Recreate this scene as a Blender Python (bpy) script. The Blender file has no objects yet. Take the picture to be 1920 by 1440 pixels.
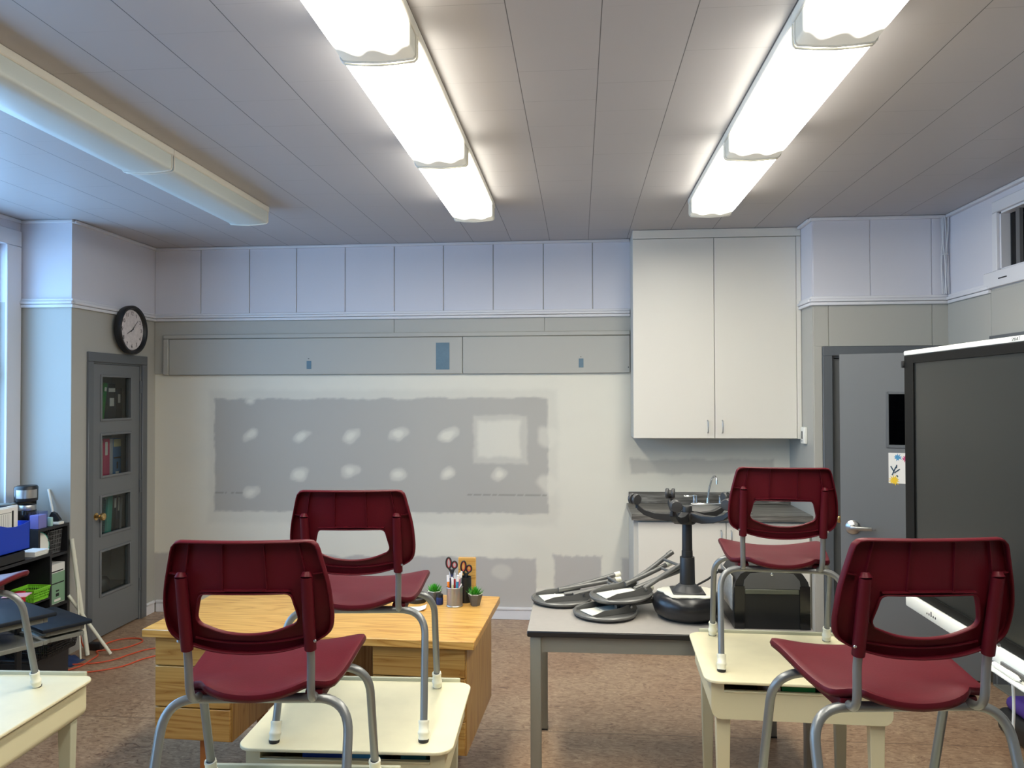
import bpy, bmesh, math, random
from mathutils import Vector, Matrix
random.seed(7)
S = bpy.context.scene
C = S.collection
PI = math.pi

# ---------------------------------------------------------------- camera
YAW, PITCH, ROLL = .0855, .0153, -.0027
_f = Vector((-math.sin(YAW)*math.cos(PITCH), math.cos(YAW)*math.cos(PITCH), math.sin(PITCH)))
_r = Vector((math.cos(YAW), math.sin(YAW), 0)); _u = _r.cross(_f)
_r2 = _r*math.cos(ROLL)+_u*math.sin(ROLL); _u2 = -_r*math.sin(ROLL)+_u*math.cos(ROLL)
cam = bpy.data.cameras.new('camera'); cam.sensor_width = 36; cam.lens = 1461/1920*36
cam.clip_start = .05; cam.clip_end = 100
co = bpy.data.objects.new('camera', cam); C.objects.link(co)
m = Matrix((( _r2.x, _u2.x, -_f.x, 0), (_r2.y, _u2.y, -_f.y, 0), (_r2.z, _u2.z, -_f.z, 1.78), (0, 0, 0, 1)))
co.matrix_world = m
S.camera = co
# ---------------------------------------------------------------- world, daylight, exposure
W = bpy.data.worlds.new('world'); S.world = W; W.use_nodes = True
bgn = W.node_tree.nodes['Background']; bgn.inputs[0].default_value = (.33, .60, 1, 1); bgn.inputs[1].default_value = 10.5
def portal(y0, y1):
    l = bpy.data.lights.new('window_daylight', 'AREA'); l.shape = 'RECTANGLE'; l.size = y1-y0; l.size_y = 1.72
    l.cycles.is_portal = True
    o = bpy.data.objects.new('window_daylight', l); C.objects.link(o)
    o.location = (-3.98, (y0+y1)/2, 1.95); o.rotation_euler = (0, -PI/2, 0); o.rotation_euler = Vector((1, 0, 0)).to_track_quat('-Z', 'Y').to_euler()
WINS = [(3.25, 5.0), (.95, 2.7), (-1.3, .4)]
for a, b in WINS: portal(a, b)
LAMP = 27
S.view_settings.view_transform = 'Standard'; S.view_settings.look = 'None'
S.view_settings.exposure = 0; S.view_settings.gamma = 1; S.view_settings.use_curve_mapping = False
S.cycles.use_denoising = True
S.cycles.max_bounces = 10; S.cycles.diffuse_bounces = 6; S.cycles.sample_clamp_indirect = 8
S.cycles.caustics_reflective = False; S.cycles.caustics_refractive = False

# ---------------------------------------------------------------- materials
MT = {}
def mat(name, col, rough=.5, metal=0, spec=.5, bump=0, bscale=60, var=0, vscale=4, coat=0, alpha=None, trans=0, emit=None, estr=0):
    M = bpy.data.materials.new(name); M.use_nodes = True; n = M.node_tree.nodes; l = M.node_tree.links
    b = n['Principled BSDF']
    b.inputs['Base Color'].default_value = (*col, 1); b.inputs['Roughness'].default_value = rough
    b.inputs['Metallic'].default_value = metal; b.inputs['Specular IOR Level'].default_value = spec
    b.inputs['Coat Weight'].default_value = coat
    if trans: b.inputs['Transmission Weight'].default_value = trans
    if emit: b.inputs['Emission Color'].default_value = (*emit, 1); b.inputs['Emission Strength'].default_value = estr
    tc = n.new('ShaderNodeTexCoord')
    if var:
        t = n.new('ShaderNodeTexNoise'); t.inputs['Scale'].default_value = vscale; t.inputs['Detail'].default_value = 5
        l.new(tc.outputs['Object'], t.inputs['Vector'])
        r = n.new('ShaderNodeValToRGB'); r.color_ramp.elements[0].position = .3; r.color_ramp.elements[1].position = .7
        r.color_ramp.elements[0].color = (*[c*(1-var) for c in col], 1); r.color_ramp.elements[1].color = (*[min(1, c*(1+var)) for c in col], 1)
        l.new(t.outputs['Fac'], r.inputs['Fac']); l.new(r.outputs['Color'], b.inputs['Base Color'])
    if bump:
        t = n.new('ShaderNodeTexNoise'); t.inputs['Scale'].default_value = bscale; t.inputs['Detail'].default_value = 3
        l.new(tc.outputs['Object'], t.inputs['Vector'])
        bp = n.new('ShaderNodeBump'); bp.inputs['Strength'].default_value = bump; bp.inputs['Distance'].default_value = .002
        l.new(t.outputs['Fac'], bp.inputs['Height']); l.new(bp.outputs['Normal'], b.inputs['Normal'])
    MT[name] = M; return M
def srgb(r, g, b):
    f = lambda c: ((c/255+.055)/1.055)**2.4 if c/255 > .04045 else c/255/12.92
    return (f(r), f(g), f(b))
mat('paint_white', srgb(214, 214, 222), .55, bump=.08, bscale=25)
mat('paint_grey', srgb(176, 175, 168), .5, bump=.1, bscale=25)
mat('trim_white', srgb(222, 222, 226), .4)
mat('door_grey', srgb(112, 115, 118), .42, bump=.05, bscale=40)
mat('frame_grey', srgb(98, 102, 106), .4)
mat('cabinet_white', srgb(226, 222, 212), .38)
mat('cabinet_side', srgb(196, 194, 186), .5)
mat('brass', (.75, .5, .2), .25, 1)
mat('chrome', (.8, .82, .84), .12, 1)
mat('satin_metal', (.55, .55, .54), .32, 1)
mat('burgundy', (.088, .0055, .011), .42, spec=.17, var=.06, vscale=9, bump=.12, bscale=240)
mat('tube_grey', srgb(128, 130, 130), .34, .5, bump=.15, bscale=160)
mat('rubber_white', srgb(228, 226, 208), .55)
mat('rubber_black', (.012, .012, .012), .6)
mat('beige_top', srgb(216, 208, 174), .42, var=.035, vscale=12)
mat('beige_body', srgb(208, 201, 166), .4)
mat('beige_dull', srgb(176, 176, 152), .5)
mat('black_plastic', (.012, .012, .013), .42)
mat('black_gloss', (.008, .008, .009), .15)
mat('black_vinyl', (.012, .012, .014), .3, bump=.5, bscale=30)
mat('dark_grey', (.035, .036, .038), .45)
mat('mid_grey', (.13, .13, .13), .5)
mat('stool_grey', srgb(112, 112, 110), .4, .4)
mat('white_plastic', srgb(236, 236, 228), .4)
mat('pad_white', srgb(228, 226, 212), .7)
mat('table_top', srgb(158, 153, 147), .42, var=.03, vscale=30)
mat('table_leg', srgb(132, 133, 126), .4, .2)
mat('paper', srgb(238, 236, 230), .8)
mat('lamp_housing', srgb(226, 224, 214), .45)
mat('lens_off', srgb(205, 214, 212), .35)
mat('black_wood', (.014, .014, .016), .45, bump=.05)
mat('orange_cord', srgb(205, 82, 48), .5)
mat('green_leaf', srgb(52, 150, 28), .5, var=.25, vscale=60)
mat('leaf_tip', srgb(150, 215, 60), .5)
mat('pot_grey', srgb(96, 96, 94), .55, .2)
mat('blue_plastic', srgb(10, 60, 190), .4)
mat('glass_tint', (.02, .022, .025), .06, spec=.6)
mat('ink', (.02, .02, .02), .7)
mat('clock_face', srgb(214, 206, 204), .6, var=.12, vscale=45)
mat('wire_grey', srgb(214, 215, 218), .5)
mat('screen', (.012, .013, .012), .32, spec=.5)
mat('bezel_black', (.004, .004, .004), .5, spec=.12)
mat('blue_patch', srgb(96, 122, 138), .5, var=.08, vscale=20)
mat('dark_table', srgb(25, 30, 38), .5, spec=.3)
mat('wood_leg', srgb(160, 98, 44), .45)
def colm(name, r, g, b, rough=.5, **k): return mat(name, srgb(r, g, b), rough, **k)

def glass(name, tint=(.8, .85, .85), f=.9):
    M = bpy.data.materials.new(name); M.use_nodes = True; n = M.node_tree.nodes; l = M.node_tree.links
    for x in list(n): n.remove(x)
    o = n.new('ShaderNodeOutputMaterial'); mx = n.new('ShaderNodeMixShader'); t = n.new('ShaderNodeBsdfTransparent'); g = n.new('ShaderNodeBsdfGlossy')
    t.inputs[0].default_value = (*tint, 1); g.inputs['Roughness'].default_value = .03
    fr = n.new('ShaderNodeLayerWeight'); fr.inputs[0].default_value = .5
    pw = n.new('ShaderNodeMath'); pw.operation = 'POWER'; l.new(fr.outputs['Facing'], pw.inputs[0]); pw.inputs[1].default_value = 4
    ma = n.new('ShaderNodeMath'); ma.operation = 'MULTIPLY_ADD'; l.new(pw.outputs[0], ma.inputs[0]); ma.inputs[1].default_value = .5; ma.inputs[2].default_value = .035
    l.new(ma.outputs[0], mx.inputs[0]); l.new(t.outputs[0], mx.inputs[1]); l.new(g.outputs[0], mx.inputs[2]); l.new(mx.outputs[0], o.inputs[0])
    MT[name] = M
glass('pane', (.82, .85, .85)); glass('pane_dark', (.16, .17, .19)); glass('clear_plastic', (.8, .82, .95))

def nodes_mat(name):
    M = bpy.data.materials.new(name); M.use_nodes = True; MT[name] = M
    return M, M.node_tree.nodes, M.node_tree.links, M.node_tree.nodes['Principled BSDF']
def math_n(n, l, op, a, b=None):
    x = n.new('ShaderNodeMath'); x.operation = op
    for i, v in enumerate((a, b)):
        if v is None: continue
        if isinstance(v, (int, float)): x.inputs[i].default_value = v
        else: l.new(v, x.inputs[i])
    return x.outputs[0]
def ramp(n, l, fac, stops):
    r = n.new('ShaderNodeValToRGB'); e = r.color_ramp.elements
    while len(e) < len(stops): e.new(.5)
    for i, (p, c) in enumerate(stops): e[i].position = p; e[i].color = (*c, 1)
    l.new(fac, r.inputs[0]); return r.outputs[0]

# ceiling planks: tongue-and-groove strips along Y, 0.305 wide, staggered butt joints
M, n, l, b = nodes_mat('ceiling_tiles')
tc = n.new('ShaderNodeTexCoord'); sp = n.new('ShaderNodeSeparateXYZ'); l.new(tc.outputs['Object'], sp.inputs[0])
u = math_n(n, l, 'DIVIDE', math_n(n, l, 'ADD', sp.outputs[0], 1.753+30.52), .3052)
col = math_n(n, l, 'FLOOR', u); fu = math_n(n, l, 'ABSOLUTE', math_n(n, l, 'SUBTRACT', math_n(n, l, 'FRACT', u), .5))
gu = math_n(n, l, 'GREATER_THAN', fu, .4945)
wn = n.new('ShaderNodeTexWhiteNoise'); wn.noise_dimensions = '1D'; l.new(col, wn.inputs['W'])
v = math_n(n, l, 'DIVIDE', math_n(n, l, 'ADD', math_n(n, l, 'ADD', sp.outputs[1], 40), math_n(n, l, 'MULTIPLY', wn.outputs['Value'], 2.4)), .305)
fv = math_n(n, l, 'ABSOLUTE', math_n(n, l, 'SUBTRACT', math_n(n, l, 'FRACT', v), .5))
w2 = n.new('ShaderNodeTexWhiteNoise'); w2.noise_dimensions = '2D'
cx = n.new('ShaderNodeCombineXYZ'); l.new(col, cx.inputs[0]); l.new(math_n(n, l, 'ROUND', v), cx.inputs[1]); l.new(cx.outputs[0], w2.inputs['Vector'])
gv = math_n(n, l, 'MULTIPLY', math_n(n, l, 'GREATER_THAN', fv, .495), math_n(n, l, 'MULTIPLY', w2.outputs['Value'], .4))
g = math_n(n, l, 'MAXIMUM', gu, gv)
mx = n.new('ShaderNodeMixRGB'); mx.inputs[1].default_value = (*srgb(180, 177, 178), 1); mx.inputs[2].default_value = (*srgb(96, 94, 95), 1)
l.new(g, mx.inputs[0]); l.new(mx.outputs[0], b.inputs['Base Color'])
bp = n.new('ShaderNodeBump'); bp.invert = True; bp.inputs['Distance'].default_value = .004; l.new(g, bp.inputs['Height']); l.new(bp.outputs[0], b.inputs['Normal'])
b.inputs['Roughness'].default_value = .45

# linoleum floor
M, n, l, b = nodes_mat('linoleum')
tc = n.new('ShaderNodeTexCoord')
mp = n.new('ShaderNodeMapping'); mp.inputs['Scale'].default_value = (1, 2.3, 1); mp.inputs['Rotation'].default_value = (0, 0, .5); l.new(tc.outputs['Object'], mp.inputs[0])
n1 = n.new('ShaderNodeTexNoise'); n1.inputs['Scale'].default_value = 11; n1.inputs['Detail'].default_value = 12; n1.inputs['Roughness'].default_value = .72; n1.inputs['Distortion'].default_value = 2.6; l.new(mp.outputs[0], n1.inputs['Vector'])
n2 = n.new('ShaderNodeTexNoise'); n2.inputs['Scale'].default_value = 1.6; n2.inputs['Detail'].default_value = 4; l.new(tc.outputs['Object'], n2.inputs['Vector'])
c1 = ramp(n, l, n1.outputs['Fac'], [(.30, srgb(92, 64, 48)), (.42, srgb(142, 112, 89)), (.5, srgb(168, 141, 114)), (.58, srgb(180, 153, 125)), (.70, srgb(212, 190, 160))])
c2 = ramp(n, l, n2.outputs['Fac'], [(.35, (.84, .76, .72)), (.62, (1, 1, 1))])
mm = n.new('ShaderNodeMixRGB'); mm.blend_type = 'MULTIPLY'; mm.inputs[0].default_value = 1; l.new(c1, mm.inputs[1]); l.new(c2, mm.inputs[2])
sp = n.new('ShaderNodeSeparateXYZ'); l.new(tc.outputs['Object'], sp.inputs[0])
sv = math_n(n, l, 'FRACT', math_n(n, l, 'DIVIDE', math_n(n, l, 'ADD', sp.outputs[1], 40-3.9+.915), 1.83))
sm = math_n(n, l, 'LESS_THAN', math_n(n, l, 'ABSOLUTE', math_n(n, l, 'SUBTRACT', sv, .5)), .0022)
m3 = n.new('ShaderNodeMixRGB'); m3.inputs[2].default_value = (*srgb(92, 68, 56), 1); l.new(math_n(n, l, 'MULTIPLY', sm, .7), m3.inputs[0]); l.new(mm.outputs[0], m3.inputs[1])
l.new(m3.outputs[0], b.inputs['Base Color']); b.inputs['Roughness'].default_value = .36

# oak laminate; grain runs along local X ('x') or Z ('z')
def oak(name, axis, base=1.):
    M, n, l, b = nodes_mat(name)
    tc = n.new('ShaderNodeTexCoord'); mp = n.new('ShaderNodeMapping')
    mp.inputs['Scale'].default_value = {'x': (.55, 7, 7), 'z': (7, 7, .55)}[axis]; l.new(tc.outputs['Object'], mp.inputs[0])
    n1 = n.new('ShaderNodeTexNoise'); n1.inputs['Scale'].default_value = 1.6; n1.inputs['Detail'].default_value = 2; n1.inputs['Distortion'].default_value = .6; l.new(mp.outputs[0], n1.inputs['Vector'])
    rings = math_n(n, l, 'FRACT', math_n(n, l, 'MULTIPLY', n1.outputs['Fac'], 9))
    mp2 = n.new('ShaderNodeMapping'); mp2.inputs['Scale'].default_value = {'x': (3, 160, 160), 'z': (160, 160, 3)}[axis]; l.new(tc.outputs['Object'], mp2.inputs[0])
    n2 = n.new('ShaderNodeTexNoise'); n2.inputs['Scale'].default_value = 1; n2.inputs['Detail'].default_value = 3; l.new(mp2.outputs[0], n2.inputs['Vector'])
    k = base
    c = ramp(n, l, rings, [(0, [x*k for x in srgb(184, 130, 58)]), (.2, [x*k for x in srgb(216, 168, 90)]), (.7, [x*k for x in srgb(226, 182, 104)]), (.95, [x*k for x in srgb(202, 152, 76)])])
    g = ramp(n, l, n2.outputs['Fac'], [(.35, (.82, .76, .66)), (.6, (1, 1, 1))])
    mm = n.new('ShaderNodeMixRGB'); mm.blend_type = 'MULTIPLY'; mm.inputs[0].default_value = .8; l.new(c, mm.inputs[1]); l.new(g, mm.inputs[2])
    l.new(mm.outputs[0], b.inputs['Base Color']); b.inputs['Roughness'].default_value = .33
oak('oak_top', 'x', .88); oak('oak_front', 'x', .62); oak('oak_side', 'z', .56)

# grey wood-look counter
M, n, l, b = nodes_mat('counter')
tc = n.new('ShaderNodeTexCoord'); mp = n.new('ShaderNodeMapping'); mp.inputs['Scale'].default_value = (2.2, 14, 26); l.new(tc.outputs['Object'], mp.inputs[0])
n1 = n.new('ShaderNodeTexNoise'); n1.inputs['Scale'].default_value = 1.6; n1.inputs['Detail'].default_value = 6; n1.inputs['Distortion'].default_value = 1.2; l.new(mp.outputs[0], n1.inputs['Vector'])
l.new(ramp(n, l, n1.outputs['Fac'], [(.3, srgb(70, 68, 64)), (.5, srgb(98, 95, 90)), (.7, srgb(138, 136, 130))]), b.inputs['Base Color']); b.inputs['Roughness'].default_value = .35

# drywall with joint compound: colours come from the mesh attribute 'coat'
M, n, l, b = nodes_mat('drywall')
at = n.new('ShaderNodeAttribute'); at.attribute_name = 'coat'; l.new(at.outputs['Color'], b.inputs['Base Color']); b.inputs['Roughness'].default_value = .75

# lit lamp lens: the tubes stop short of the ends, so the ends glow less
M, n, l, b = nodes_mat('lens_lit')
tc = n.new('ShaderNodeTexCoord'); sp = n.new('ShaderNodeSeparateXYZ'); l.new(tc.outputs['Object'], sp.inputs[0])
ay = math_n(n, l, 'MAXIMUM', sp.outputs[1], math_n(n, l, 'SUBTRACT', math_n(n, l, 'MULTIPLY', sp.outputs[1], -1), .09))
wv = math_n(n, l, 'MULTIPLY', math_n(n, l, 'COSINE', math_n(n, l, 'MULTIPLY', math_n(n, l, 'ABSOLUTE', sp.outputs[0]), 2*PI/.115)), .022)
d = math_n(n, l, 'SUBTRACT', math_n(n, l, 'SUBTRACT', .478, ay), wv)
mr = n.new('ShaderNodeMapRange'); mr.interpolation_type = 'SMOOTHSTEP'; l.new(d, mr.inputs[0]); mr.inputs[1].default_value = -.055; mr.inputs[2].default_value = .06; mr.inputs[3].default_value = .012; mr.inputs[4].default_value = 1
sd = n.new('ShaderNodeMapRange'); l.new(sp.outputs[2], sd.inputs[0]); sd.inputs[1].default_value = -.109; sd.inputs[2].default_value = -.095; sd.inputs[3].default_value = 1; sd.inputs[4].default_value = .30
l.new(math_n(n, l, 'MULTIPLY', math_n(n, l, 'MULTIPLY', mr.outputs[0], sd.outputs[0]), LAMP), b.inputs['Emission Strength']); b.inputs['Emission Color'].default_value = (1, .955, .83, 1)
b.inputs['Base Color'].default_value = (.5, .5, .44, 1)

# ---------------------------------------------------------------- mesh builder
class MB:
    def __init__(s): s.v = []; s.f = []; s.m = []; s.mats = []; s.sm = []
    def mi(s, m):
        if m not in s.mats: s.mats.append(m)
        return s.mats.index(m)
    def add(s, vs, fs, m, smooth=False, M=None):
        o = len(s.v); i = s.mi(m)
        s.v += [tuple(M @ Vector(p)) if M else tuple(p) for p in vs]
        s.f += [tuple(o+k for k in f) for f in fs]; s.m += [i]*len(fs); s.sm += [smooth]*len(fs); return s
    def box(s, x0, x1, y0, y1, z0, z1, m, bev=0, M=None, seg=2):
        if bev <= 0:
            vs = [(x, y, z) for z in (z0, z1) for y in (y0, y1) for x in (x0, x1)]
            return s.add(vs, [(0, 2, 3, 1), (4, 5, 7, 6), (0, 1, 5, 4), (2, 6, 7, 3), (0, 4, 6, 2), (1, 3, 7, 5)], m, False, M)
        b = bmesh.new(); bmesh.ops.create_cube(b, size=1)
        for q in b.verts: q.co = ((x0+x1)/2+q.co.x*(x1-x0), (y0+y1)/2+q.co.y*(y1-y0), (z0+z1)/2+q.co.z*(z1-z0))
        bmesh.ops.bevel(b, geom=b.edges[:], offset=bev, segments=seg, profile=.5, affect='EDGES', clamp_overlap=True)
        b.verts.index_update(); vs = [q.co[:] for q in b.verts]; fs = [[q.index for q in f.verts] for f in b.faces]; b.free()
        return s.add(vs, fs, m, True, M)
    def tube(s, pts, r, m, k=12, cap=True, M=None, closed=False):
        pts = [Vector(p) for p in pts]; N = len(pts); rs = r if isinstance(r, (list, tuple)) else [r]*N
        T = []
        for i in range(N):
            if closed: t = pts[(i+1) % N]-pts[i-1]
            else: t = pts[min(i+1, N-1)]-pts[max(i-1, 0)]
            T.append(t.normalized() if t.length > 1e-9 else Vector((0, 0, 1)))
        a = Vector((0, 0, 1)) if abs(T[0].z) < .9 else Vector((1, 0, 0))
        nrm = (a-T[0]*a.dot(T[0])).normalized(); vs = []
        for i in range(N):
            nrm = (nrm-T[i]*nrm.dot(T[i])).normalized(); bn = T[i].cross(nrm)
            for j in range(k):
                w = 2*PI*j/k; vs.append(pts[i]+(nrm*math.cos(w)+bn*math.sin(w))*rs[i])
        fs = []
        for i in range(N if closed else N-1):
            for j in range(k):
                A = i*k+j; B = i*k+(j+1) % k; i2 = (i+1) % N; fs.append((A, B, i2*k+(j+1) % k, i2*k+j))
        s.add(vs, fs, m, True, M)
        if cap and not closed:
            s.add(vs[:k], [tuple(range(k))[::-1]], m, False, M); s.add(vs[-k:], [tuple(range(k))], m, False, M)
        return s
    def lathe(s, prof, m, k=28, M=None, smooth=True, ring=False, cap=True):
        if ring: prof = list(prof)+[prof[0]]; cap = False
        vs = []; fs = []; n = len(prof)
        for (r, z) in prof:
            for j in range(k): w = 2*PI*j/k; vs.append((r*math.cos(w), r*math.sin(w), z))
        for i in range(n-1):
            for j in range(k): fs.append((i*k+j, i*k+(j+1) % k, (i+1)*k+(j+1) % k, (i+1)*k+j))
        if cap and prof[0][0] > 1e-4: fs.append(tuple(range(k))[::-1])
        if cap and prof[-1][0] > 1e-4: fs.append(tuple((n-1)*k+j for j in range(k)))
        return s.add(vs, fs, m, smooth, M)
    def prism(s, poly, z0, z1, m, M=None, smooth=False):
        n = len(poly); vs = [(x, y, z0) for x, y in poly]+[(x, y, z1) for x, y in poly]
        fs = [tuple(range(n))[::-1], tuple(range(n, 2*n))]+[(i, (i+1) % n, n+(i+1) % n, n+i) for i in range(n)]
        return s.add(vs, fs, m, smooth, M)
    def build(s, name, parent=None, bevel=0):
        me = bpy.data.meshes.new(name); me.from_pydata(s.v, [], s.f)
        for x in s.mats: me.materials.append(MT[x])
        me.polygons.foreach_set('material_index', s.m); me.polygons.foreach_set('use_smooth', s.sm); me.update()
        b = bmesh.new(); b.from_mesh(me); bmesh.ops.recalc_face_normals(b, faces=b.faces)
        for e in b.edges:
            if len(e.link_faces) == 2 and e.calc_face_angle(0) > .75: e.smooth = False
        b.to_mesh(me); b.free()
        o = bpy.data.objects.new(name, me); C.objects.link(o)
        if parent: o.parent = parent
        if bevel:
            md = o.modifiers.new('bevel', 'BEVEL'); md.width = bevel; md.segments = 2; md.limit_method = 'ANGLE'; md.angle_limit = .7
        return o
def tag(o, label=None, cat=None, group=None, kind=None):
    if label: o['label'] = label
    if cat: o['category'] = cat
    if group: o['group'] = group
    if kind: o['kind'] = kind
    return o
def empty(name, loc, label, cat, group=None, rz=0, kind=None):
    o = bpy.data.objects.new(name, None); C.objects.link(o); o.location = loc; o.rotation_euler = (0, 0, rz); o.empty_display_size = .05
    return tag(o, label, cat, group, kind)
def copy_tree(o, parent=None):
    c = o.copy(); C.objects.link(c); c.parent = parent
    for ch in list(o.children): copy_tree(ch, c)
    return c
def struct(o): o['kind'] = 'structure'; return o
def Tr(x=0, y=0, z=0, rx=0, ry=0, rz=0, s=1):
    return Matrix.Translation((x, y, z)) @ Matrix.Rotation(rz, 4, 'Z') @ Matrix.Rotation(ry, 4, 'Y') @ Matrix.Rotation(rx, 4, 'X') @ Matrix.Scale(s, 4)
def rrect(w, d, r, n=6):
    out = []
    for cx, cy, a0 in ((w/2-r, d/2-r, 0), (-w/2+r, d/2-r, PI/2), (-w/2+r, -d/2+r, PI), (w/2-r, -d/2+r, 1.5*PI)):
        for i in range(n+1): a = a0+i*PI/2/n; out.append((cx+r*math.cos(a), cy+r*math.sin(a)))
    return out
def fillet(pts, r, n=7):
    pts = [Vector(p) for p in pts]; out = [pts[0]]
    for i in range(1, len(pts)-1):
        a, p, b = pts[i-1], pts[i], pts[i+1]; u = (a-p).normalized(); v = (b-p).normalized()
        rr = r[i-1] if isinstance(r, (list, tuple)) else r
        ang = u.angle(v); d = min(rr/math.tan(ang/2), (a-p).length*.49, (b-p).length*.49)
        A = p+u*d; B = p+v*d
        for k in range(n+1): t = k/n; out.append(A*(1-t)**2+p*2*t*(1-t)+B*t*t)
    out.append(pts[-1]); return out
def spline(pts, n=8):
    P = [Vector(p) for p in pts]; P = [2*P[0]-P[1]]+P+[2*P[-1]-P[-2]]; out = []
    for i in range(1, len(P)-2):
        for k in range(n):
            t = k/n; a, b, c, d = P[i-1:i+3]
            out.append(.5*((2*b)+(c-a)*t+(2*a-5*b+4*c-d)*t*t+(3*b-a-3*c+d)*t**3))
    out.append(P[-2]); return out
def text_geo(txt, size):
    cu = bpy.data.curves.new('t', 'FONT'); cu.body = txt; cu.size = size; cu.align_x = 'CENTER'; cu.align_y = 'CENTER'; cu.extrude = .0003
    o = bpy.data.objects.new('t', cu); C.objects.link(o); dg = bpy.context.evaluated_depsgraph_get(); dg.update()
    me = o.evaluated_get(dg).to_mesh(); vs = [v.co[:] for v in me.vertices]; fs = [tuple(p.vertices) for p in me.polygons]
    o.evaluated_get(dg).to_mesh_clear(); bpy.data.objects.remove(o); bpy.data.curves.remove(cu); return vs, fs
FX = Matrix(((0, 0, 1, 0), (1, 0, 0, 0), (0, 1, 0, 0), (0, 0, 0, 1)))     # local xy -> world yz, facing +X
FXN = Matrix(((0, 0, -1, 0), (-1, 0, 0, 0), (0, 1, 0, 0), (0, 0, 0, 1)))  # facing -X
FY = Matrix(((1, 0, 0, 0), (0, 0, -1, 0), (0, 1, 0, 0), (0, 0, 0, 1)))    # facing -Y
# ================================================================ ROOM
H = 3.017; XL, XC, XN, XR = -3.9, -3.52, 1.63, 2.54; YB, YC, YN, Y0 = 6.22, 5.14, 5.6, -3.4
RAIL0, RAIL1 = 2.405, 2.468
struct(MB().box(XL-.2, XR+1.6, Y0-.1, YB+.15, -.1, 0, 'linoleum').build('floor'))
struct(MB().box(XL-.1, XR+.1, Y0-.1, YB+.1, H, H+.1, 'ceiling_tiles').build('ceiling'))

# back wall: drywall below, painted boards above
def vn(x, z, s, seed=0):
    from mathutils import noise
    return noise.noise(Vector((x*s+seed*7.3, z*s, seed*3.1)))
def sst(a, b, x): t = max(0, min(1, (x-a)/(b-a))); return t*t*(3-2*t)
def drywall_grid(name, x0, x1, z0, z1, step=.0125):
    nx = int((x1-x0)/step); nz = int((z1-z0)/step)
    vs = []; cols = []
    MUD = srgb(226, 222, 208); GREY = srgb(176, 173, 166); MID = srgb(196, 193, 182); LOW = srgb(178, 174, 170)
    blobs = [(-2.691, 1.467, .085, .05), (-2.267, 1.454, .095, .045), (-1.856, 1.455, .1, .06), (-1.458, 1.477, .095, .06), (-1.052, 1.469, .1, .058),
             (-2.28, 1.144, .1, .065), (-1.86, 1.173, .09, .062), (-1.459, 1.153, .08, .068), (-1.053, 1.156, .085, .058), (-.638, 1.15, .075, .065),
             (-2.686, .997, .075, .065), (-2.697, 1.745, .05, .04)]
    mixc = lambda a, b, t: tuple(p*(1-t)+q*t for p, q in zip(a, b))
    def rect(x, z, a, b, c, d, e, s):     # soft-edged rectangle with a wandering edge
        w = .02*vn(x, z, 6, s)+.008*vn(x, z, 28, s+1)
        return sst(-e, e, min(x-a, b-x, z-c, d-z)+w)
    for j in range(nz+1):
        z = z0+(z1-z0)*j/nz
        for i in range(nx+1):
            x = x0+(x1-x0)*i/nx
            c = mixc(MUD, MID, .30*max(0, vn(x, z, 1.3, 5))+.10*max(0, vn(x*.5, z, 9, 6)))
            # taped band around the bare board
            c = mixc(c, MID, .35*rect(x, z, -3.05, -.17, .74, 1.83, .03, 11))
            t = rect(x, z, -3.0, -.245, .84, 1.76, .008, 1)
            if t > 0:
                g = mixc(GREY, MID, .12*(1+vn(x, z, 2, 8)))
                c = mixc(c, g, t)
            for k, (bx, bz, rx, rz) in enumerate(blobs):
                dx, dz = x-bx, z-bz
                if abs(dx) < .2 and abs(dz) < .16:
                    u, v = dx+dz*.5, dz-dx*.45; d = math.hypot(u/rx, v/rz)+.35*vn(x, z, 14, 20+k)
                    c = mixc(c, MUD, .5*(1-sst(.8, 1.1, d))+.45*(1-sst(.3, .75, d)))
            a = rect(x, z, -.85, -.41, 1.235, 1.625, .012, 31); c = mixc(c, MUD, .42*a)
            a = rect(x, z, -.81, -.47, 1.29, 1.58, .02, 32); c = mixc(c, MUD, .75*a)
            for bx, bz in ((-.25, 1.458), (-.25, 1.071)):
                d = math.hypot((x-bx)/.1, (z-bz)/.09)+.3*vn(x, z, 12, 40); c = mixc(c, MUD, .6*(1-sst(.6, 1.1, d)))
            # unprimed lower panels
            top = .485+.01*vn(x, z, 8, 50)
            for a_, b_, tz in ((-3.6, -3.4, top), (-2.7, -.345, top), (-.205, .174, top+.02+.02*abs(vn(x, 0, 30, 3))), (.33, .45, top+.01)):
                t = rect(x, z, a_, b_, -.1, tz, .01, 60); c = mixc(c, LOW, .85*t)
            d = math.hypot((x+.62)/.09, (z-.38)/.07)+.3*vn(x, z, 12, 70); c = mixc(c, MUD, .4*(1-sst(.6, 1.1, d)))
            # smear under the wall cupboard
            t = rect(x, z, .41, 1.5, 1.165, 1.275, .012, 80); c = mixc(c, GREY, .8*t)
            if x > .2: c = mixc(c, srgb(206, 202, 188), .3*sst(.2, .5, x))
            # printed line on the board
            if abs(z-.985) < .0062 and (-3.0 < x < -2.75 or -.9 < x < -.26) and vn(x, 0, 60, 9) > -.15: c = mixc(c, srgb(120, 116, 110), .55)
            vs.append((x, YB, z)); cols.append(c)
    fs = [(j*(nx+1)+i, j*(nx+1)+i+1, (j+1)*(nx+1)+i+1, (j+1)*(nx+1)+i) for j in range(nz) for i in range(nx)]
    return vs, fs, cols
vs, fs, cols = drywall_grid('w', XC-.1, XN+.1, 0, 2.0)
b = MB().add(vs, fs, 'drywall')
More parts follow.
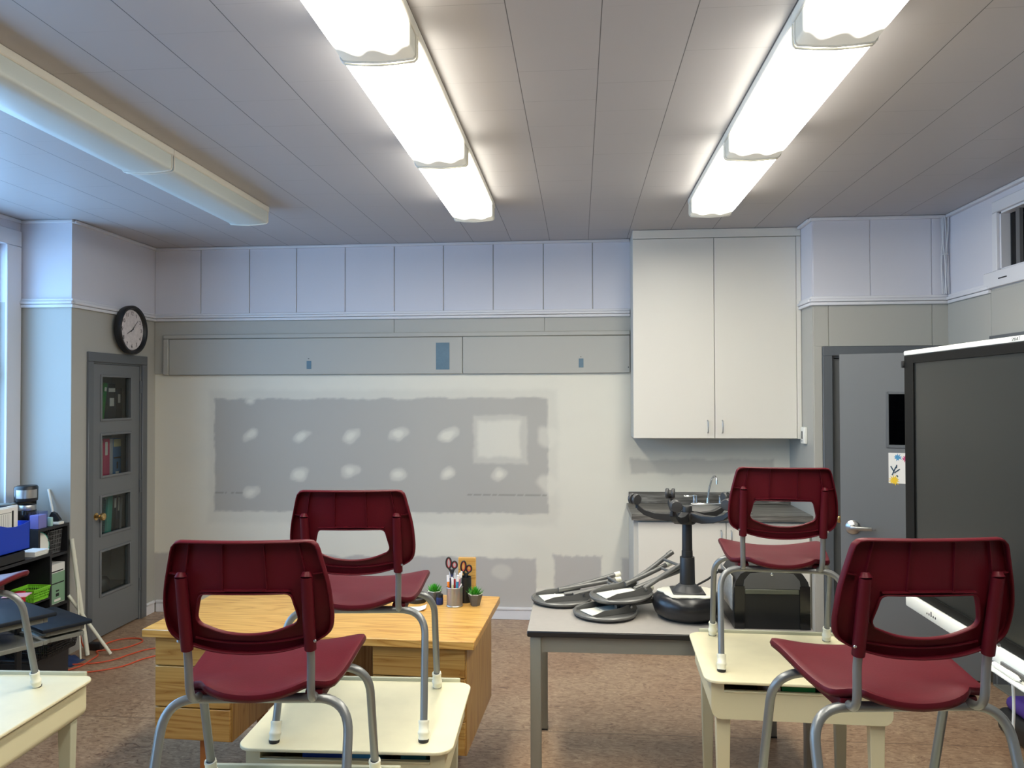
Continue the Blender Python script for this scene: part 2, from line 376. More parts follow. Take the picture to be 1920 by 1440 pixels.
# boards above the panel: grooved lower strip and upper boards
b.box(XC-.1, XN+.1, YB-.004, YB+.12, 2.0, H, 'paint_grey')
b.box(XC-.1, XN+.1, YB+.001, YB+.12, 0, 2.0, 'paint_grey')
gx = [-3.52, -3.121, -2.704, -2.305, -1.897, -1.489, -1.085, -.681, -.278, .113, .52, .93, 1.33, 1.64]
for a, c in zip(gx, gx[1:]): b.box(a+.003, c-.003, YB-.012, YB, RAIL1-.02, H, 'paint_white', .002, seg=1)
gl = [-3.52, -1.49, -.27, .95, 1.64]
for a, c in zip(gl, gl[1:]): b.box(a+.0015, c-.0015, YB-.012, YB, 1.97, RAIL0+.01, 'paint_grey', .0015, seg=1)
o = b.build('wall_back'); struct(o)
at = o.data.color_attributes.new('coat', 'FLOAT_COLOR', 'POINT')
# build() keeps vertex order: the grid came first
buf = [1.0]*(4*len(o.data.vertices))
for i, c in enumerate(cols): buf[4*i:4*i+3] = c
at.data.foreach_set('color', buf)

# left window wall with openings
b = MB()
ys = [Y0]
for a, c in sorted(WINS): ys += [a, c]
ys.append(YC+.05)
def wall_seg(b, y0, y1, z0, z1):
    if z0 < 2.43: b.box(XL-.15, XL, y0, y1, z0, min(z1, 2.43), 'paint_grey')
    if z1 > 2.43: b.box(XL-.15, XL, y0, y1, max(z0, 2.43), z1, 'paint_white')
for i in range(0, len(ys)-1, 2): wall_seg(b, ys[i], ys[i+1], 0, H)
for a, c in WINS: wall_seg(b, a, c, 0, 1.06); wall_seg(b, a, c, 2.83, H)
struct(b.build('wall_left'))
for k, (a, c) in enumerate(WINS):
    w = empty('window_%d' % (k+1), (XL, (a+c)/2, 1.06), None, None); w['kind'] = 'structure'
    L = c-a; b = MB()
    for (y0, y1, z0, z1) in ((-L/2-.02, -L/2+.03, 0, 1.77), (L/2-.03, L/2+.02, 0, 1.77), (-L/2, L/2, 0, .05), (-L/2, L/2, 1.72, 1.77), (-.02, .02, .05, 1.72), (-L/2+.02, L/2-.02, .85, .89)):
        b.box(-.11, -.05, y0, y1, z0, z1, 'trim_white', .004, seg=1)
    b.build('window_frame', w)
    b = MB()
    for (y0, y1, z0, z1) in ((-L/2-.13, -L/2+.005, -.004, 1.769), (L/2-.005, L/2+.13, -.004, 1.769), (-L/2-.13, L/2+.13, 1.77, 1.88)):
        b.box(-.002, .018, y0, y1, z0, z1, 'trim_white', .004, seg=1)
    b.build('casing', w)
    MB().box(-.1, .05, -L/2-.14, L/2+.14, -.04, -.005, 'trim_white', .006).build('window_sill', w)
    MB().box(-.085, -.08, -L/2, L/2, .03, 1.74, 'pane').build('window_pane', w)

# closet block in the far left corner
CY0, CY1, CZ = 5.37, 6.005, 2.038
def two(b, x0, x1, y0, y1, z0, z1):
    if z0 < 2.43: b.box(x0, x1, y0, y1, z0, min(z1, 2.43), 'paint_grey')
    if z1 > 2.43: b.box(x0, x1, y0, y1, max(z0, 2.43), z1, 'paint_white')
b = MB(); two(b, XL-.15, XC, YC, YC+.08, 0, H); struct(b.build('wall_closet_end'))
b = MB(); two(b, XC-.08, XC, YC+.08, CY0, 0, H); two(b, XC-.08, XC, CY1, YB, 0, H); two(b, XC-.08, XC, CY0, CY1, CZ, H)
struct(b.build('wall_closet_front'))
b = MB(); b.box(XL-.15, XL, YC+.08, YB+.1, 0, H, 'paint_grey'); b.box(XL, XC-.08, YB, YB+.1, 0, H, 'paint_grey'); struct(b.build('wall_closet_back'))

# bump-out and door wall on the right
b = MB()
two(b, XN, XN+.1, YN+.1, YB+.1, 0, H)
D0, D1, DZ = 1.756, 2.44, 2.054
two(b, XN, D0, YN, YN+.1, 0, H); two(b, D1, XR+.1, YN, YN+.1, 0, H); two(b, D0, D1, YN, YN+.1, DZ, H)
for a, c in ((1.635, 2.0185), (2.0235, 2.4285), (2.4335, 2.539)): b.box(a, c, YN-.006, YN, RAIL1-.02, H, 'paint_white', .002, seg=1)
for a, c in ((1.635, 1.735), (1.739, 2.428), (2.432, 2.539)): b.box(a, c, YN-.006, YN, 2.12, RAIL0+.01, 'paint_grey', .0015, seg=1)
b.box(1.635, 1.69, YN-.006, YN, 0, 2.12, 'paint_grey', .0015, seg=1)
struct(b.build('wall_near'))
# right wall with doorway and transom
R0, R1, RZ = 4.1, 5.03, 2.08; T0, T1, TZ0, TZ1 = 4.05, 4.935, 2.53, 2.885
b = MB()
def wr(y0, y1, z0, z1): two(b, XR, XR+.12, y0, y1, z0, z1)
wr(Y0, R0, 0, H); wr(R1, YN+.1, 0, H); wr(R0, R1, RZ, TZ0); wr(R0, T1, TZ1, H); wr(T1, R1, TZ0, H)
b.box(XR-.005, XR, 5.035, YN-.006, 2.12, RAIL0+.01, 'paint_grey', .0015, seg=1)
b.box(XR-.005, XR, R0, 5.031, 2.12, RAIL0+.01, 'paint_grey', .0015, seg=1)
struct(b.build('wall_right'))
b = MB(); b.box(XL-.15, XR+.12, Y0-.1, Y0, 0, H, 'paint_grey'); struct(b.build('wall_front'))
# corridor beyond the right doorway
b = MB(); b.box(XR+1.4, XR+1.5, 3.2, 6.0, 0, H, 'paint_grey'); b.box(XR+.12, XR+1.5, 6.0, 6.1, 0, H, 'paint_grey'); b.box(XR+.12, XR+1.5, 3.1, 3.2, 0, H, 'paint_grey'); b.box(XR+.1, XR+1.5, 3.1, 6.1, H, H+.1, 'paint_white')
struct(b.build('wall_corridor'))

# mouldings
def rail_x(b, x0, x1, y):      # runs along X, faces -Y
    b.box(x0, x1, y-.022, y, RAIL0, RAIL0+.022, 'trim_white', .004); b.box(x0, x1, y-.03, y, RAIL0+.024, RAIL0+.044, 'trim_white', .005); b.box(x0, x1, y-.018, y, RAIL0+.045, RAIL1, 'trim_white', .004)
def rail_y(b, y0, y1, x, s):   # runs along Y, faces s
    for d, z0, z1 in ((.022, 0, .022), (.03, .024, .044), (.018, .045, .063)): b.box(min(x, x+s*d), max(x, x+s*d), y0, y1, RAIL0+z0, RAIL0+z1, 'trim_white', .004)
def crown_x(b, x0, x1, y): b.box(x0, x1, y-.03, y, H-.022, H-.001, 'trim_white', .005)
def crown_y(b, y0, y1, x, s): b.box(min(x, x+s*.03), max(x, x+s*.03), y0, y1, H-.022, H-.001, 'trim_white', .005)
def base_x(b, x0, x1, y): b.box(x0, x1, y-.014, y, 0, .075, 'trim_white', .002, seg=1); b.box(x0, x1, y-.022, y, .075, .098, 'trim_white', .006)
def base_y(b, y0, y1, x, s):
    b.box(min(x, x+s*.014), max(x, x+s*.014), y0, y1, 0, .075, 'trim_white', .002, seg=1); b.box(min(x, x+s*.022), max(x, x+s*.022), y0, y1, .075, .098, 'trim_white', .006)
b = MB(); rail_x(b, XC, .404, YB-.012); crown_x(b, XC, .404, YB-.012); struct(b.build('trim_1'))
b = MB(); rail_y(b, YC, YB-.03, XC, 1); crown_y(b, YC, YB-.03, XC, 1); struct(b.build('trim_2'))
b = MB(); rail_x(b, XL, XC+.02, YC); crown_x(b, XL, XC+.02, YC); struct(b.build('trim_3'))
b = MB(); crown_y(b, Y0, YC-.03, XL, 1); struct(b.build('trim_4'))
b = MB(); rail_y(b, YN, 5.87, XN, -1); crown_y(b, YN, 5.86, XN, -1); struct(b.build('trim_5'))
b = MB(); rail_x(b, XN-.02, XR, YN-.006); crown_x(b, XN-.02, XR, YN-.006); struct(b.build('trim_6'))
b = MB(); rail_y(b, 5.03, YN-.035, XR, -1); crown_y(b, Y0, YN-.035, XR, -1); struct(b.build('trim_7'))
b = MB(); base_x(b, XC+.02, .385, YB); struct(b.build('baseboard_back'))
b = MB(); base_y(b, 6.08, YB-.02, XC, 1); struct(b.build('baseboard_closet'))
b = MB(); base_y(b, YN-.4, YN-.01, XR, -1); base_y(b, 2.9, R0-.08, XR, -1); struct(b.build('baseboard_right'))

# closet door
d = empty('door_1', (XC, 5.69, 0), None, None); d['kind'] = 'structure'
b = MB()
for (y0, y1, z0, z1) in ((5.31, CY0, 0, CZ), (CY1, 6.075, 0, CZ), (5.31, 6.075, CZ, 2.107)): b.box(-.002, .018, y0-5.69, y1-5.69, z0, z1, 'frame_grey', .003, seg=1)
for (y0, y1, z0, z1) in ((CY0, CY0+.012, 0, CZ), (CY1-.012, CY1, 0, CZ), (CY0, CY1, CZ-.012, CZ)): b.box(-.08, -.002, y0-5.69, y1-5.69, z0, z1, 'frame_grey')
b.build('door_frame', d)
PA, PBY = 5.49, 5.87; PZ = [(1.612, 1.935), (1.19, 1.50), (.757, 1.04), (.312, .636)]
b = MB(); ly0, ly1 = CY0+.014, CY1-.014
def cl(y0, y1, z0, z1): b.box(-.04, -.004, y0-5.69, y1-5.69, z0, z1, 'door_grey')
cl(ly0, PA, .012, CZ-.015); cl(PBY, ly1, .012, CZ-.015)
zz = [.012]+[q for p in sorted(PZ) for q in p]+[CZ-.015]
for i in range(0, len(zz), 2): cl(PA, PBY, zz[i], zz[i+1])
b.build('door_leaf', d)
for (z0, z1) in PZ:
    p = MB().box(-.024, -.020, PA-5.69, PBY-5.69, z0, z1, 'pane').build('door_pane', d)
    b = MB(); a, c = PA-5.69, PBY-5.69
    for (y0, y1, q0, q1) in ((a-.012, a+.006, z0-.012, z1+.012), (c-.006, c+.012, z0-.012, z1+.012), (a+.006, c-.006, z0-.012, z0+.006), (a+.006, c-.006, z1-.006, z1+.012)): b.box(-.006, .004, y0, y1, q0, q1, 'door_grey', .002, seg=1)
    b.build('glazing_bead', p)
b = MB(); Mk = Tr(-.004, 5.435-5.69, .905, ry=PI/2)
b.lathe([(0, 0), (.027, 0), (.027, .004), (.014, .008), (.010, .02), (.012, .032), (.024, .04), (.029, .052), (.025, .064), (.012, .07), (0, .07)], 'brass', M=Mk); b.build('door_knob', d)
for z in (1.86, 1.065, .28):
    b = MB(); b.tube([(.002, CY1-5.69-.006, z-.05), (.002, CY1-5.69-.006, z+.05)], .008, 'frame_grey', 10); b.build('hinge', d)

# binders and books on shelves inside the closet
sh = empty('closet_shelving', (-3.75, 5.68, 0), 'grey shelves inside the narrow glazed closet', 'shelves')
for z in (.26, .70, 1.15, 1.59):
    MB().box(-.14, .14, -.45, .53, z-.02, z, 'mid_grey').build('shelf', sh)
def binder(name, y0, y1, z0, z1, m, label, cat, grp, tilt=0, lab=None, x=-3.665, dep=.19, extra=None):
    o = empty(name, (x, (y0+y1)/2, z0), label, cat, grp); o.rotation_euler = (tilt, 0, 0)
    w = (y1-y0)/2; h = z1-z0
    MB().box(-dep, 0, -w, w, 0, h, m, .003, seg=1).build('cover', o)
    if lab:
        for (a, c, q0, q1, mm) in lab: MB().box(-.002, .0012, -w+2*w*a, -w+2*w*c, h*q0, h*q1, mm).build('spine_label', o)
    if extra == 'spiral':
        b = MB()
        for k in range(15): b.tube([(.004+.006*math.cos(t), -w-.001+.002*math.sin(t), h*.04+k*h/15.5) for t in [i*PI/4 for i in range(8)]], .0018, 'rubber_black', 5, closed=True)
        b.build('spiral_binding', o)
    return o
colm('bn_green', 44, 140, 52); colm('bn_black', 34, 36, 38); colm('bn_pink', 214, 66, 110); colm('bn_cream', 226, 196, 178); colm('bn_lgrey', 196, 196, 202)
colm('bn_blue', 60, 116, 172); colm('bn_ylw', 214, 208, 160); colm('bn_teal', 70, 178, 160); colm('bn_dteal', 28, 84, 86); colm('bn_slate', 62, 64, 78); colm('bn_grey', 128, 130, 130)
G1, G2, G3 = 'binders on the top closet shelf', 'books on the second closet shelf', 'folders on the third closet shelf'
binder('binder', 5.705, 5.745, 1.59, 1.895, 'bn_green', 'green binder leaning at left on the top closet shelf', 'binder', G1, -.16, [(.2, .8, .78, .88, 'paper')])
binder('binder', 5.80, 5.895, 1.59, 1.885, 'bn_black', 'wide black binder with two white labels in the closet', 'binder', G1, 0, [(.05, .95, .78, .88, 'paper'), (.2, .8, .4, .62, 'paper')])
binder('binder', 5.90, 5.985, 1.59, 1.85, 'bn_black', 'black binder with one small upright label, right on the top closet shelf', 'binder', G1, 0, [(.35, .7, .55, .82, 'paper')])
binder('book', 5.715, 5.735, 1.15, 1.45, 'bn_cream', 'thin cream book left of the pink binder in the closet', 'book', G2)
binder('binder', 5.738, 5.825, 1.15, 1.455, 'bn_pink', 'pink binder with white spine label behind the second closet pane', 'binder', G2, 0, [(.3, .65, .58, .92, 'paper')])
binder('book', 5.829, 5.866, 1.15, 1.45, 'bn_lgrey', 'light grey book between the pink and blue binders', 'book', G2)
bb = binder('binder', 5.87, 5.975, 1.15, 1.452, 'bn_blue', 'blue binder with pale yellow top band in the closet', 'binder', G2, 0, [(.04, .96, .78, .98, 'bn_ylw'), (.05, .95, .47, .51, 'bn_black'), (.3, .7, .05, .13, 'paper'), (.42, .6, .2, .38, 'bn_black')])
binder('notebook', 5.735, 5.762, .70, .995, 'bn_dteal', 'dark spiral notebook leaning behind the third closet pane', 'notebook', G3, -.08, extra='spiral')
binder('folder', 5.785, 5.845, .70, 1.005, 'bn_teal', 'wide teal folder leaning behind the third closet pane', 'folder', G3, -.09)
binder('binder', 5.872, 5.905, .70, .99, 'bn_black', 'narrow black binder with white top label beside the teal folder', 'binder', G3, -.05, [(.15, .85, .7, .96, 'paper')])
binder('binder', 5.915, 5.955, .70, .99, 'bn_slate', 'slate binder with long white label on the third closet shelf', 'binder', G3, -.05, [(.3, .75, .6, .96, 'paper')])
binder('folder', 5.972, 5.985, .70, .97, 'bn_lgrey', 'thin light folder, rightmost on the third closet shelf', 'folder', G3, -.07)
b = MB(); b.lathe([(0, 0), (.07, 0), (.075, .02), (.07, .1), (.045, .13), (0, .14)], 'black_plastic', M=Tr(-3.70, 5.76, .26)); tag(b.build('round_tub'), 'black rounded object low behind the bottom closet pane', 'tub')

# wall clock above the closet door
ck = empty('wall_clock', (XC+.031, 5.775, 2.300), 'round black wall clock above the grey closet door', 'clock')
Mc = Tr(ry=PI/2)
MB().lathe([(.155, .0), (.185, .0), (.188, .012), (.19, .045), (.184, .053), (.168, .05), (.158, .034), (.155, .03)], 'black_plastic', 48, M=Mc, ring=True).build('clock_case', ck)
MB().lathe([(0, .022), (.158, .022), (.158, .03), (0, .03)], 'clock_face', 48, M=Mc).build('clock_dial', ck)
b = MB(); FC = Matrix.Translation((.0305, 0, 0)) @ FX
for k in range(1, 13):
    v_, f_ = text_geo(str(k), .042); a = PI/2-k*PI/6
    b.add(v_, f_, 'ink', M=FC @ Tr(.128*math.cos(a), .128*math.sin(a)))
for k in range(60):
    a = k*PI/30; b.add([(x, y, 0) for x, y in ((.150, -.0007), (.155, -.0007), (.155, .0007), (.150, .0007))], [(0, 1, 2, 3)], 'ink', M=FC @ Tr(rz=a))
b.build('numerals', ck)
for nm, a, L, w in (('hour_hand', PI/2-(8+7/60)*PI/6, .075, .006), ('minute_hand', PI/2-7.6*PI/30, .112, .0045)):
    MB().prism([(-.02, -w/2), (L, -w*.25), (L, w*.25), (-.02, w/2)], .003, .004, 'ink', M=FC @ Tr(rz=a)).build(nm, ck)

# boarded-over panel band on the back wall
hb = empty('header_board', (0, YB-.012, 1.96), 'long grey painted cover board fixed above the patched drywall', 'board')
b = MB()
b.box(-3.43, -3.386, -.03, 0, 0, .297, 'paint_grey', .004, seg=1); b.box(-3.43, .403, -.03, 0, .298, .333, 'paint_grey', .004, seg=1)
b.build('frame_strip', hb)
for a, c in ((-3.383, -.93), (-.926, .402)):
    p = MB().box(a, c, -.02, 0, .0, .296, 'paint_grey', .003, seg=1).build('cover_panel', hb)
    if a < -2:
        MB().box(-1.143, -1.034, -.0222, -.0195, .034, .25, 'blue_patch').build('bare_patch', p)
        MB().box(-2.212, -2.172, -.0222, -.0195, .044, .11, 'blue_patch', .0012, seg=1).build('bare_patch', p)
        MB().box(-2.2, -2.19, -.0222, -.0195, .125, .131, 'dark_grey').build('screw_hole', p)
    else:
        MB().box(.0, .038, -.0222, -.0195, .044, .115, 'blue_patch', .0012, seg=1).build('bare_patch', p)
        MB().box(.014, .021, -.0222, -.0195, .125, .131, 'dark_grey').build('screw_hole', p)
        MB().box(.386, .394, -.0222, -.0195, .04, .048, 'dark_grey').build('screw_hole', p)

# ---------------------------------------------------------------- ceiling lights
def fixture(lit):
    r = empty('fluorescent_light', (0, 0, H), 'x', 'ceiling light')
    MB().box(-.135, .135, -.6, .6, -.035, 0, 'lamp_housing', .004, seg=1).build('housing', r)
    prof = [(-.127, -.034), (-.127, -.092), (-.125, -.102), (-.118, -.109), (-.06, -.1145), (0, -.1175), (.06, -.1145), (.118, -.109), (.125, -.102), (.127, -.092), (.127, -.034)]
    mm = 'lens_lit' if lit else 'lens_off'; b = MB(); L = .588
    vs = [(x, y, z) for y in (-L, L) for x, z in prof]; n_ = len(prof)
    fs = [(i, i+1, n_+i+1, n_+i) for i in range(n_-1)]
    b.add(vs, fs, mm, True); b.add(vs[:n_], [tuple(range(n_))], mm); b.add(vs[n_:], [tuple(range(n_))[::-1]], mm)
    b.build('diffuser', r)
    for s_ in (-1, 1):
        b = MB(); pr = [(x*1.012, z-.002 if z < -.06 else z) for x, z in prof]
        pp = [(x, s_*(L+.001), z) for x, z in pr]; b.tube(pp, .004, 'lamp_housing', 6)
        b.build('end_rim', r)
    return r
protos = {True: None, False: None}
ROWS = [(-.665, True, 4.355, 'middle'), (.825, True, 4.37, 'right'), (-2.14, False, 4.31, 'left')]
POS = ['far end fixture of the %s ceiling light row', 'second fixture from the far wall in the %s ceiling light row', 'third fixture from the far wall, %s ceiling row, nearly overhead']
for x, lit, yf, nm in ROWS:
    for k in range(4):  # last fixture per row is out of view, added to light the room
        if protos[lit] is None: o = protos[lit] = fixture(lit)
        else: o = copy_tree(protos[lit])
        o.location = (x, yf-k*1.2, H-.0005)
        st = 'glowing white' if lit else 'unlit grey'
        o['label'] = st+' '+((POS[k] % nm) if k < 3 else 'ceiling fixture added out of view to the %s row' % nm)
        o['group'] = 'fluorescent lights in the %s ceiling row' % nm
# ---------------------------------------------------------------- doors on the right
d = empty('door_2', (2.098, YN, 0), None, None); d['kind'] = 'structure'
b = MB()
for (x0, x1, z0, z1) in ((1.692, D0, 0, DZ), (D1, 2.505, 0, DZ), (1.692, 2.505, DZ, 2.118)): b.box(x0-2.098, x1-2.098, -.022, .002, z0, z1, 'frame_grey', .003, seg=1)
for (x0, x1, z0, z1) in ((D0, D0+.014, 0, DZ), (D1-.014, D1, 0, DZ), (D0, D1, DZ-.014, DZ)): b.box(x0-2.098, x1-2.098, .002, .1, z0, z1, 'frame_grey')
b.box(D0-2.098, D1-2.098, .09, .1, 0, DZ, 'dark_grey')  # dark backing sheet added to block light leaking round the closed leaf
b.build('door_frame', d)
MB().box(D0+.017-2.098, D1-.017-2.098, .03, .07, .01, DZ-.018, 'door_grey', .002, seg=1).build('door_leaf', d)

# open door hinged on the right wall, swung in front of the closed one
d = empty('door_3', (2.515, 5.046, 0), None, None, rz=math.atan2(.285, -.793)); d['kind'] = 'structure'
b = MB(); DW = .843; wx0, wx1, wz0, wz1 = .29, .562, 1.443, 1.795
for (x0, x1, z0, z1) in ((.004, wx0, .012, 2.05), (wx1, DW, .012, 2.05), (wx0, wx1, .012, wz0), (wx0, wx1, wz1, 2.05)): b.box(x0, x1, -.044, 0, z0, z1, 'door_grey')
b.build('door_leaf', d)
b = MB()
for (x0, x1, z0, z1) in ((wx0-.006, wx0+.012, wz0-.006, wz1+.006), (wx1-.012, wx1+.006, wz0-.006, wz1+.006), (wx0, wx1, wz0-.006, wz0+.014), (wx0, wx1, wz1-.01, wz1+.006)): b.box(x0, x1, -.03, .006, z0, z1, 'frame_grey', .002, seg=1)
b.build('vision_frame', d)
MB().box(wx0, wx1, -.025, -.02, wz0, wz1, 'pane_dark').build('door_pane', d)
b = MB(); b.tube(fillet([(.55, -.07, 1.71), (.455, -.07, 1.665), (.455, -.07, 1.61), (.55, -.07, 1.612)], .025), .0045, 'satin_metal', 8); b.build('bent_rod', d)
b = MB(); Ml = Tr(.77, 0, .912, rx=-PI/2)
b.lathe([(0, 0), (.045, 0), (.046, .006), (.036, .014), (.02, .02), (.018, .05), (0, .053)], 'satin_metal', M=Ml)
b.box(.655, .785, .04, .055, .900, .924, 'satin_metal', .005); b.box(.63, .66, .038, .05, .906, .92, 'mid_grey', .004); b.build('door_lever', d)
b = MB(); b.box(DW-.001, DW+.002, -.035, -.01, .925, .985, 'brass'); b.box(DW, DW+.022, -.034, -.006, .932, .978, 'brass', .006); b.build('latch', d)
for z in (.25, 1.05, 1.85): MB().tube([(0, .004, z-.05), (0, .004, z+.05)], .007, 'frame_grey', 10).build('hinge', d)
d4 = empty('door_4', (XR, (R0+R1)/2, 0), None, None); d4['kind'] = 'structure'
b = MB(); mY = (R0+R1)/2
for (y0, y1, z0, z1) in ((R0-.06, R0, 0, RZ), (R1, R1+.004, 0, RZ), (R0-.06, R1, RZ, RZ+.06)): b.box(-.02, .002, y0-mY, y1-mY, z0, z1, 'frame_grey', .002, seg=1)
for (y0, y1, z0, z1) in ((R0, R0+.014, 0, RZ), (R1-.014, R1, 0, RZ), (R0, R1, RZ-.014, RZ)): b.box(.002, .13, y0-mY, y1-mY, z0, z1, 'frame_grey')
b.box(.06, .08, R1-.03-mY, R1-.014-mY, 0, RZ, 'frame_grey')
b.build('door_frame', d4)
MB().box(-.02, .14, R0-mY, R1-mY, 0, .012, 'table_leg', .003, seg=1).build('threshold', d4)
# transom window
w = empty('window_4', (XR, (T0+T1)/2, TZ0), None, None); w['kind'] = 'structure'; mY = (T0+T1)/2; hh = TZ1-TZ0
b = MB()
for (y0, y1, z0, z1) in ((T1-mY, T1-mY+.055, .0005, hh-.0005), (T0-mY-.06, T0-mY, .0005, hh-.0005), (T0-mY-.06, T1-mY+.055, hh, hh+.07)): b.box(-.018, .002, y0, y1, z0, z1, 'trim_white', .004, seg=1)
b.box(-.024, .002, T0-mY-.06, T1-mY+.15, -.098, 0, 'trim_white', .004, seg=1)
for (y0, y1, z0, z1) in ((T1-mY-.015, T1-mY, 0, hh), (T0-mY, T0-mY+.015, 0, hh), (T0-mY, T1-mY, -.001, .012), (T0-mY, T1-mY, hh-.012, hh)): b.box(.002, .12, y0, y1, z0, z1, 'trim_white')
b.box(.03, .05, T1-mY-.16, T1-mY-.12, 0, hh, 'mid_grey')
b.build('window_frame', w)
MB().box(-.028, -.023, T1-mY-.12, T1-mY-.03, -.055, -.048, 'ink', .001, seg=1).build('latch_slot', w)
MB().box(.055, .06, T0-mY, T1-mY, 0, hh, 'pane_dark').build('window_pane', w)

# drawing taped to the open door
ang = math.atan2(.285, -.793); px = Vector((2.515, 5.046, 0))+Vector((math.cos(ang), math.sin(ang), 0))*.45
pp = empty('door_picture', (px.x-.0015*math.sin(ang), px.y+.0015*math.cos(ang), 1.308), 'small painted paper with blue, pink and yellow shapes taped on the open grey door', 'picture', rz=ang+PI)
Mp = Tr(0, -.001, 0) @ FY
colm('p_blue', 78, 152, 196); colm('p_pink', 206, 92, 132); colm('p_yellow', 238, 200, 48); colm('p_teal', 34, 70, 92); colm('p_mint', 170, 212, 204)
MB().box(-.105, .105, -.001, .0002, -.098, .098, 'paper').build('sheet', pp)
b = MB()
def splat(cx, cy, r, m, n=9):
    pts = []
    for k in range(2*n): a = k*PI/n+.2; q = r*(1 if k % 2 == 0 else .5)*(.8+.4*random.random()); pts.append((cx+q*math.cos(a), cy+q*math.sin(a)))
    b.prism(pts, .0002, .0008, m, M=Mp)
splat(-.052, .07, .027, 'p_blue'); splat(-.006, .064, .026, 'p_pink'); splat(.045, .07, .026, 'p_blue'); splat(-.072, -.078, .034, 'p_yellow', 12); splat(.07, -.07, .03, 'p_pink')
b.build('blots', pp)
b = MB()
for a, c in (((-.085, -.045), (-.062, .01)), ((-.075, -.02), (-.092, .012)), ((-.072, -.03), (-.04, -.005)), ((-.06, .0), (-.058, .022)), ((-.058, -.045), (-.052, -.055))):
    b.tube([Mp @ Vector((*a, .0012)), Mp @ Vector((*c, .0012))], .0035, 'p_teal', 6)
b.build('plant_strokes', pp)
b = MB()
for t_, x_, y_, s_ in (('LA', .002, .022, .016), ('bien', .014, .0, .016), ("d'a", .006, -.022, .016)):
    v_, f_ = text_geo(t_, s_); b.add(v_, f_, 'ink', M=Mp @ Tr(x_, y_, .001))
b.tube([Mp @ Vector(q) for q in spline([(.0, -.05, .001), (.02, -.044, .001), (.06, -.043, .001)])], .0012, 'ink', 5)
b.build('lettering', pp)

# cable bundle in the corner
b = MB()
for k in range(9):
    x0 = 2.505+.018*math.cos(k*2.4); y0 = 5.565+.012*math.sin(k*2.4); ph = random.random()*6
    b.tube(spline([(x0+.006*math.sin(ph+i*1.3), y0+.006*math.cos(ph*2+i), 3.0-.53*i/5) for i in range(6)], 5), .0035, 'wire_grey', 6)
b.tube([(2.505+.024*math.cos(t), 5.565+.018*math.sin(t), 2.74) for t in [i*PI/8 for i in range(16)]], .003, 'wire_grey', 6, closed=True)
tag(b.build('cable_bundle'), 'bundle of white wires hanging in the ceiling corner beside the transom', 'cables')

# thermostat
t = empty('thermostat', (XN, 5.787, 1.49), 'small white thermostat on the narrow wall beside the cupboards', 'thermostat')
MB().box(-.026, 0, -.042, .042, -.06, .06, 'white_plastic', .006).build('thermostat_cover', t)
MB().box(-.0275, -.0255, -.014, .014, -.025, .03, 'dark_grey', .001, seg=1).build('thermostat_display', t)
MB().tube([(-.0265, 0, -.04), (-.029, 0, -.04)], .006, 'satin_metal', 10).build('thermostat_button', t)

# ---------------------------------------------------------------- cupboards and sink
def pull(b, x, y, z0, z1, m='satin_metal'):
    b.tube(fillet([(x, y+.004, z1), (x, y-.026, z1-.002), (x, y-.03, (z0+z1)/2), (x, y-.026, z0+.002), (x, y+.004, z0)], .012), .0042, m, 8)
u = empty('wall_cupboard', (1.0, YB-.013, 1.46), 'tall white two-door cupboard hung below the ceiling', 'cupboard')
b = MB(); b.box(-.592, .625, -.315, 0, 0, 1.555, 'cabinet_side', .002, seg=1); b.box(-.595, .628, -.34, -.315, 1.492, 1.555, 'cabinet_white', .002, seg=1); b.box(.595, .628, -.338, -.314, 0, 1.49, 'cabinet_white', .002, seg=1); b.build('carcass', u)
for s_, x0, x1 in ((-1, -.594, -.001), (1, .003, .592)):
    p = MB().box(x0, x1, -.338, -.317, .002, 1.488, 'cabinet_white', .0015, seg=1).build('door', u)
    b = MB(); pull(b, -.052 if s_ < 0 else .054, -.338, .045, .135, 'brass_dull' if 0 else 'satin_metal'); b.build('handle', p)
lc = empty('base_cupboard', (1.0, YB-.002, 0), 'white base cupboard under the sink counter', 'cupboard')
b = MB(); b.box(-.612, .625, -.545, 0, .1, .889, 'cabinet_side', .002, seg=1); b.box(-.6, .62, -.49, -.01, 0, .1, 'cabinet_side'); b.build('carcass', lc)
for x0, x1, hx in ((-.58, .037, .003), (.042, .612, .072)):
    p = MB().box(x0, x1, -.562, -.546, .105, .875, 'cabinet_white', .0015, seg=1).build('door', lc)
    b = MB(); pull(b, hx, -.562, .73, .82); b.build('handle', p)
ct = empty('countertop', (1.0, YB-.002, .892), 'grey wood-look counter with short backsplash', 'countertop')
b = MB(); SX0, SX1, SY0, SY1 = -.235, .215, -.49, -.13
for (x0, x1, y0, y1) in ((-.628, SX0, -.6, 0), (SX1, .628, -.6, 0), (SX0, SX1, -.6, SY0), (SX0, SX1, SY1, 0)): b.box(x0, x1, y0, y1, 0, .042, 'counter')
b.build('slab', ct)
MB().box(-.612, .628, -.02, 0, .042, .132, 'counter', .003, seg=1).build('backsplash', ct)
sk = empty('sink', (1.0, YB-.002, .934), 'square steel sink set in the grey counter', 'sink')
b = MB(); e = .012
for (x0, x1, y0, y1) in ((SX0-.02, SX0+e, SY0-.02, SY1+.05), (SX1-e, SX1+.02, SY0-.02, SY1+.05), (SX0+e, SX1-e, SY0-.02, SY0+e), (SX0+e, SX1-e, SY1-e, SY1+.05)): b.box(x0, x1, y0, y1, .0005, .006, 'satin_metal', .002, seg=1)
b.build('rim', sk)
b = MB()
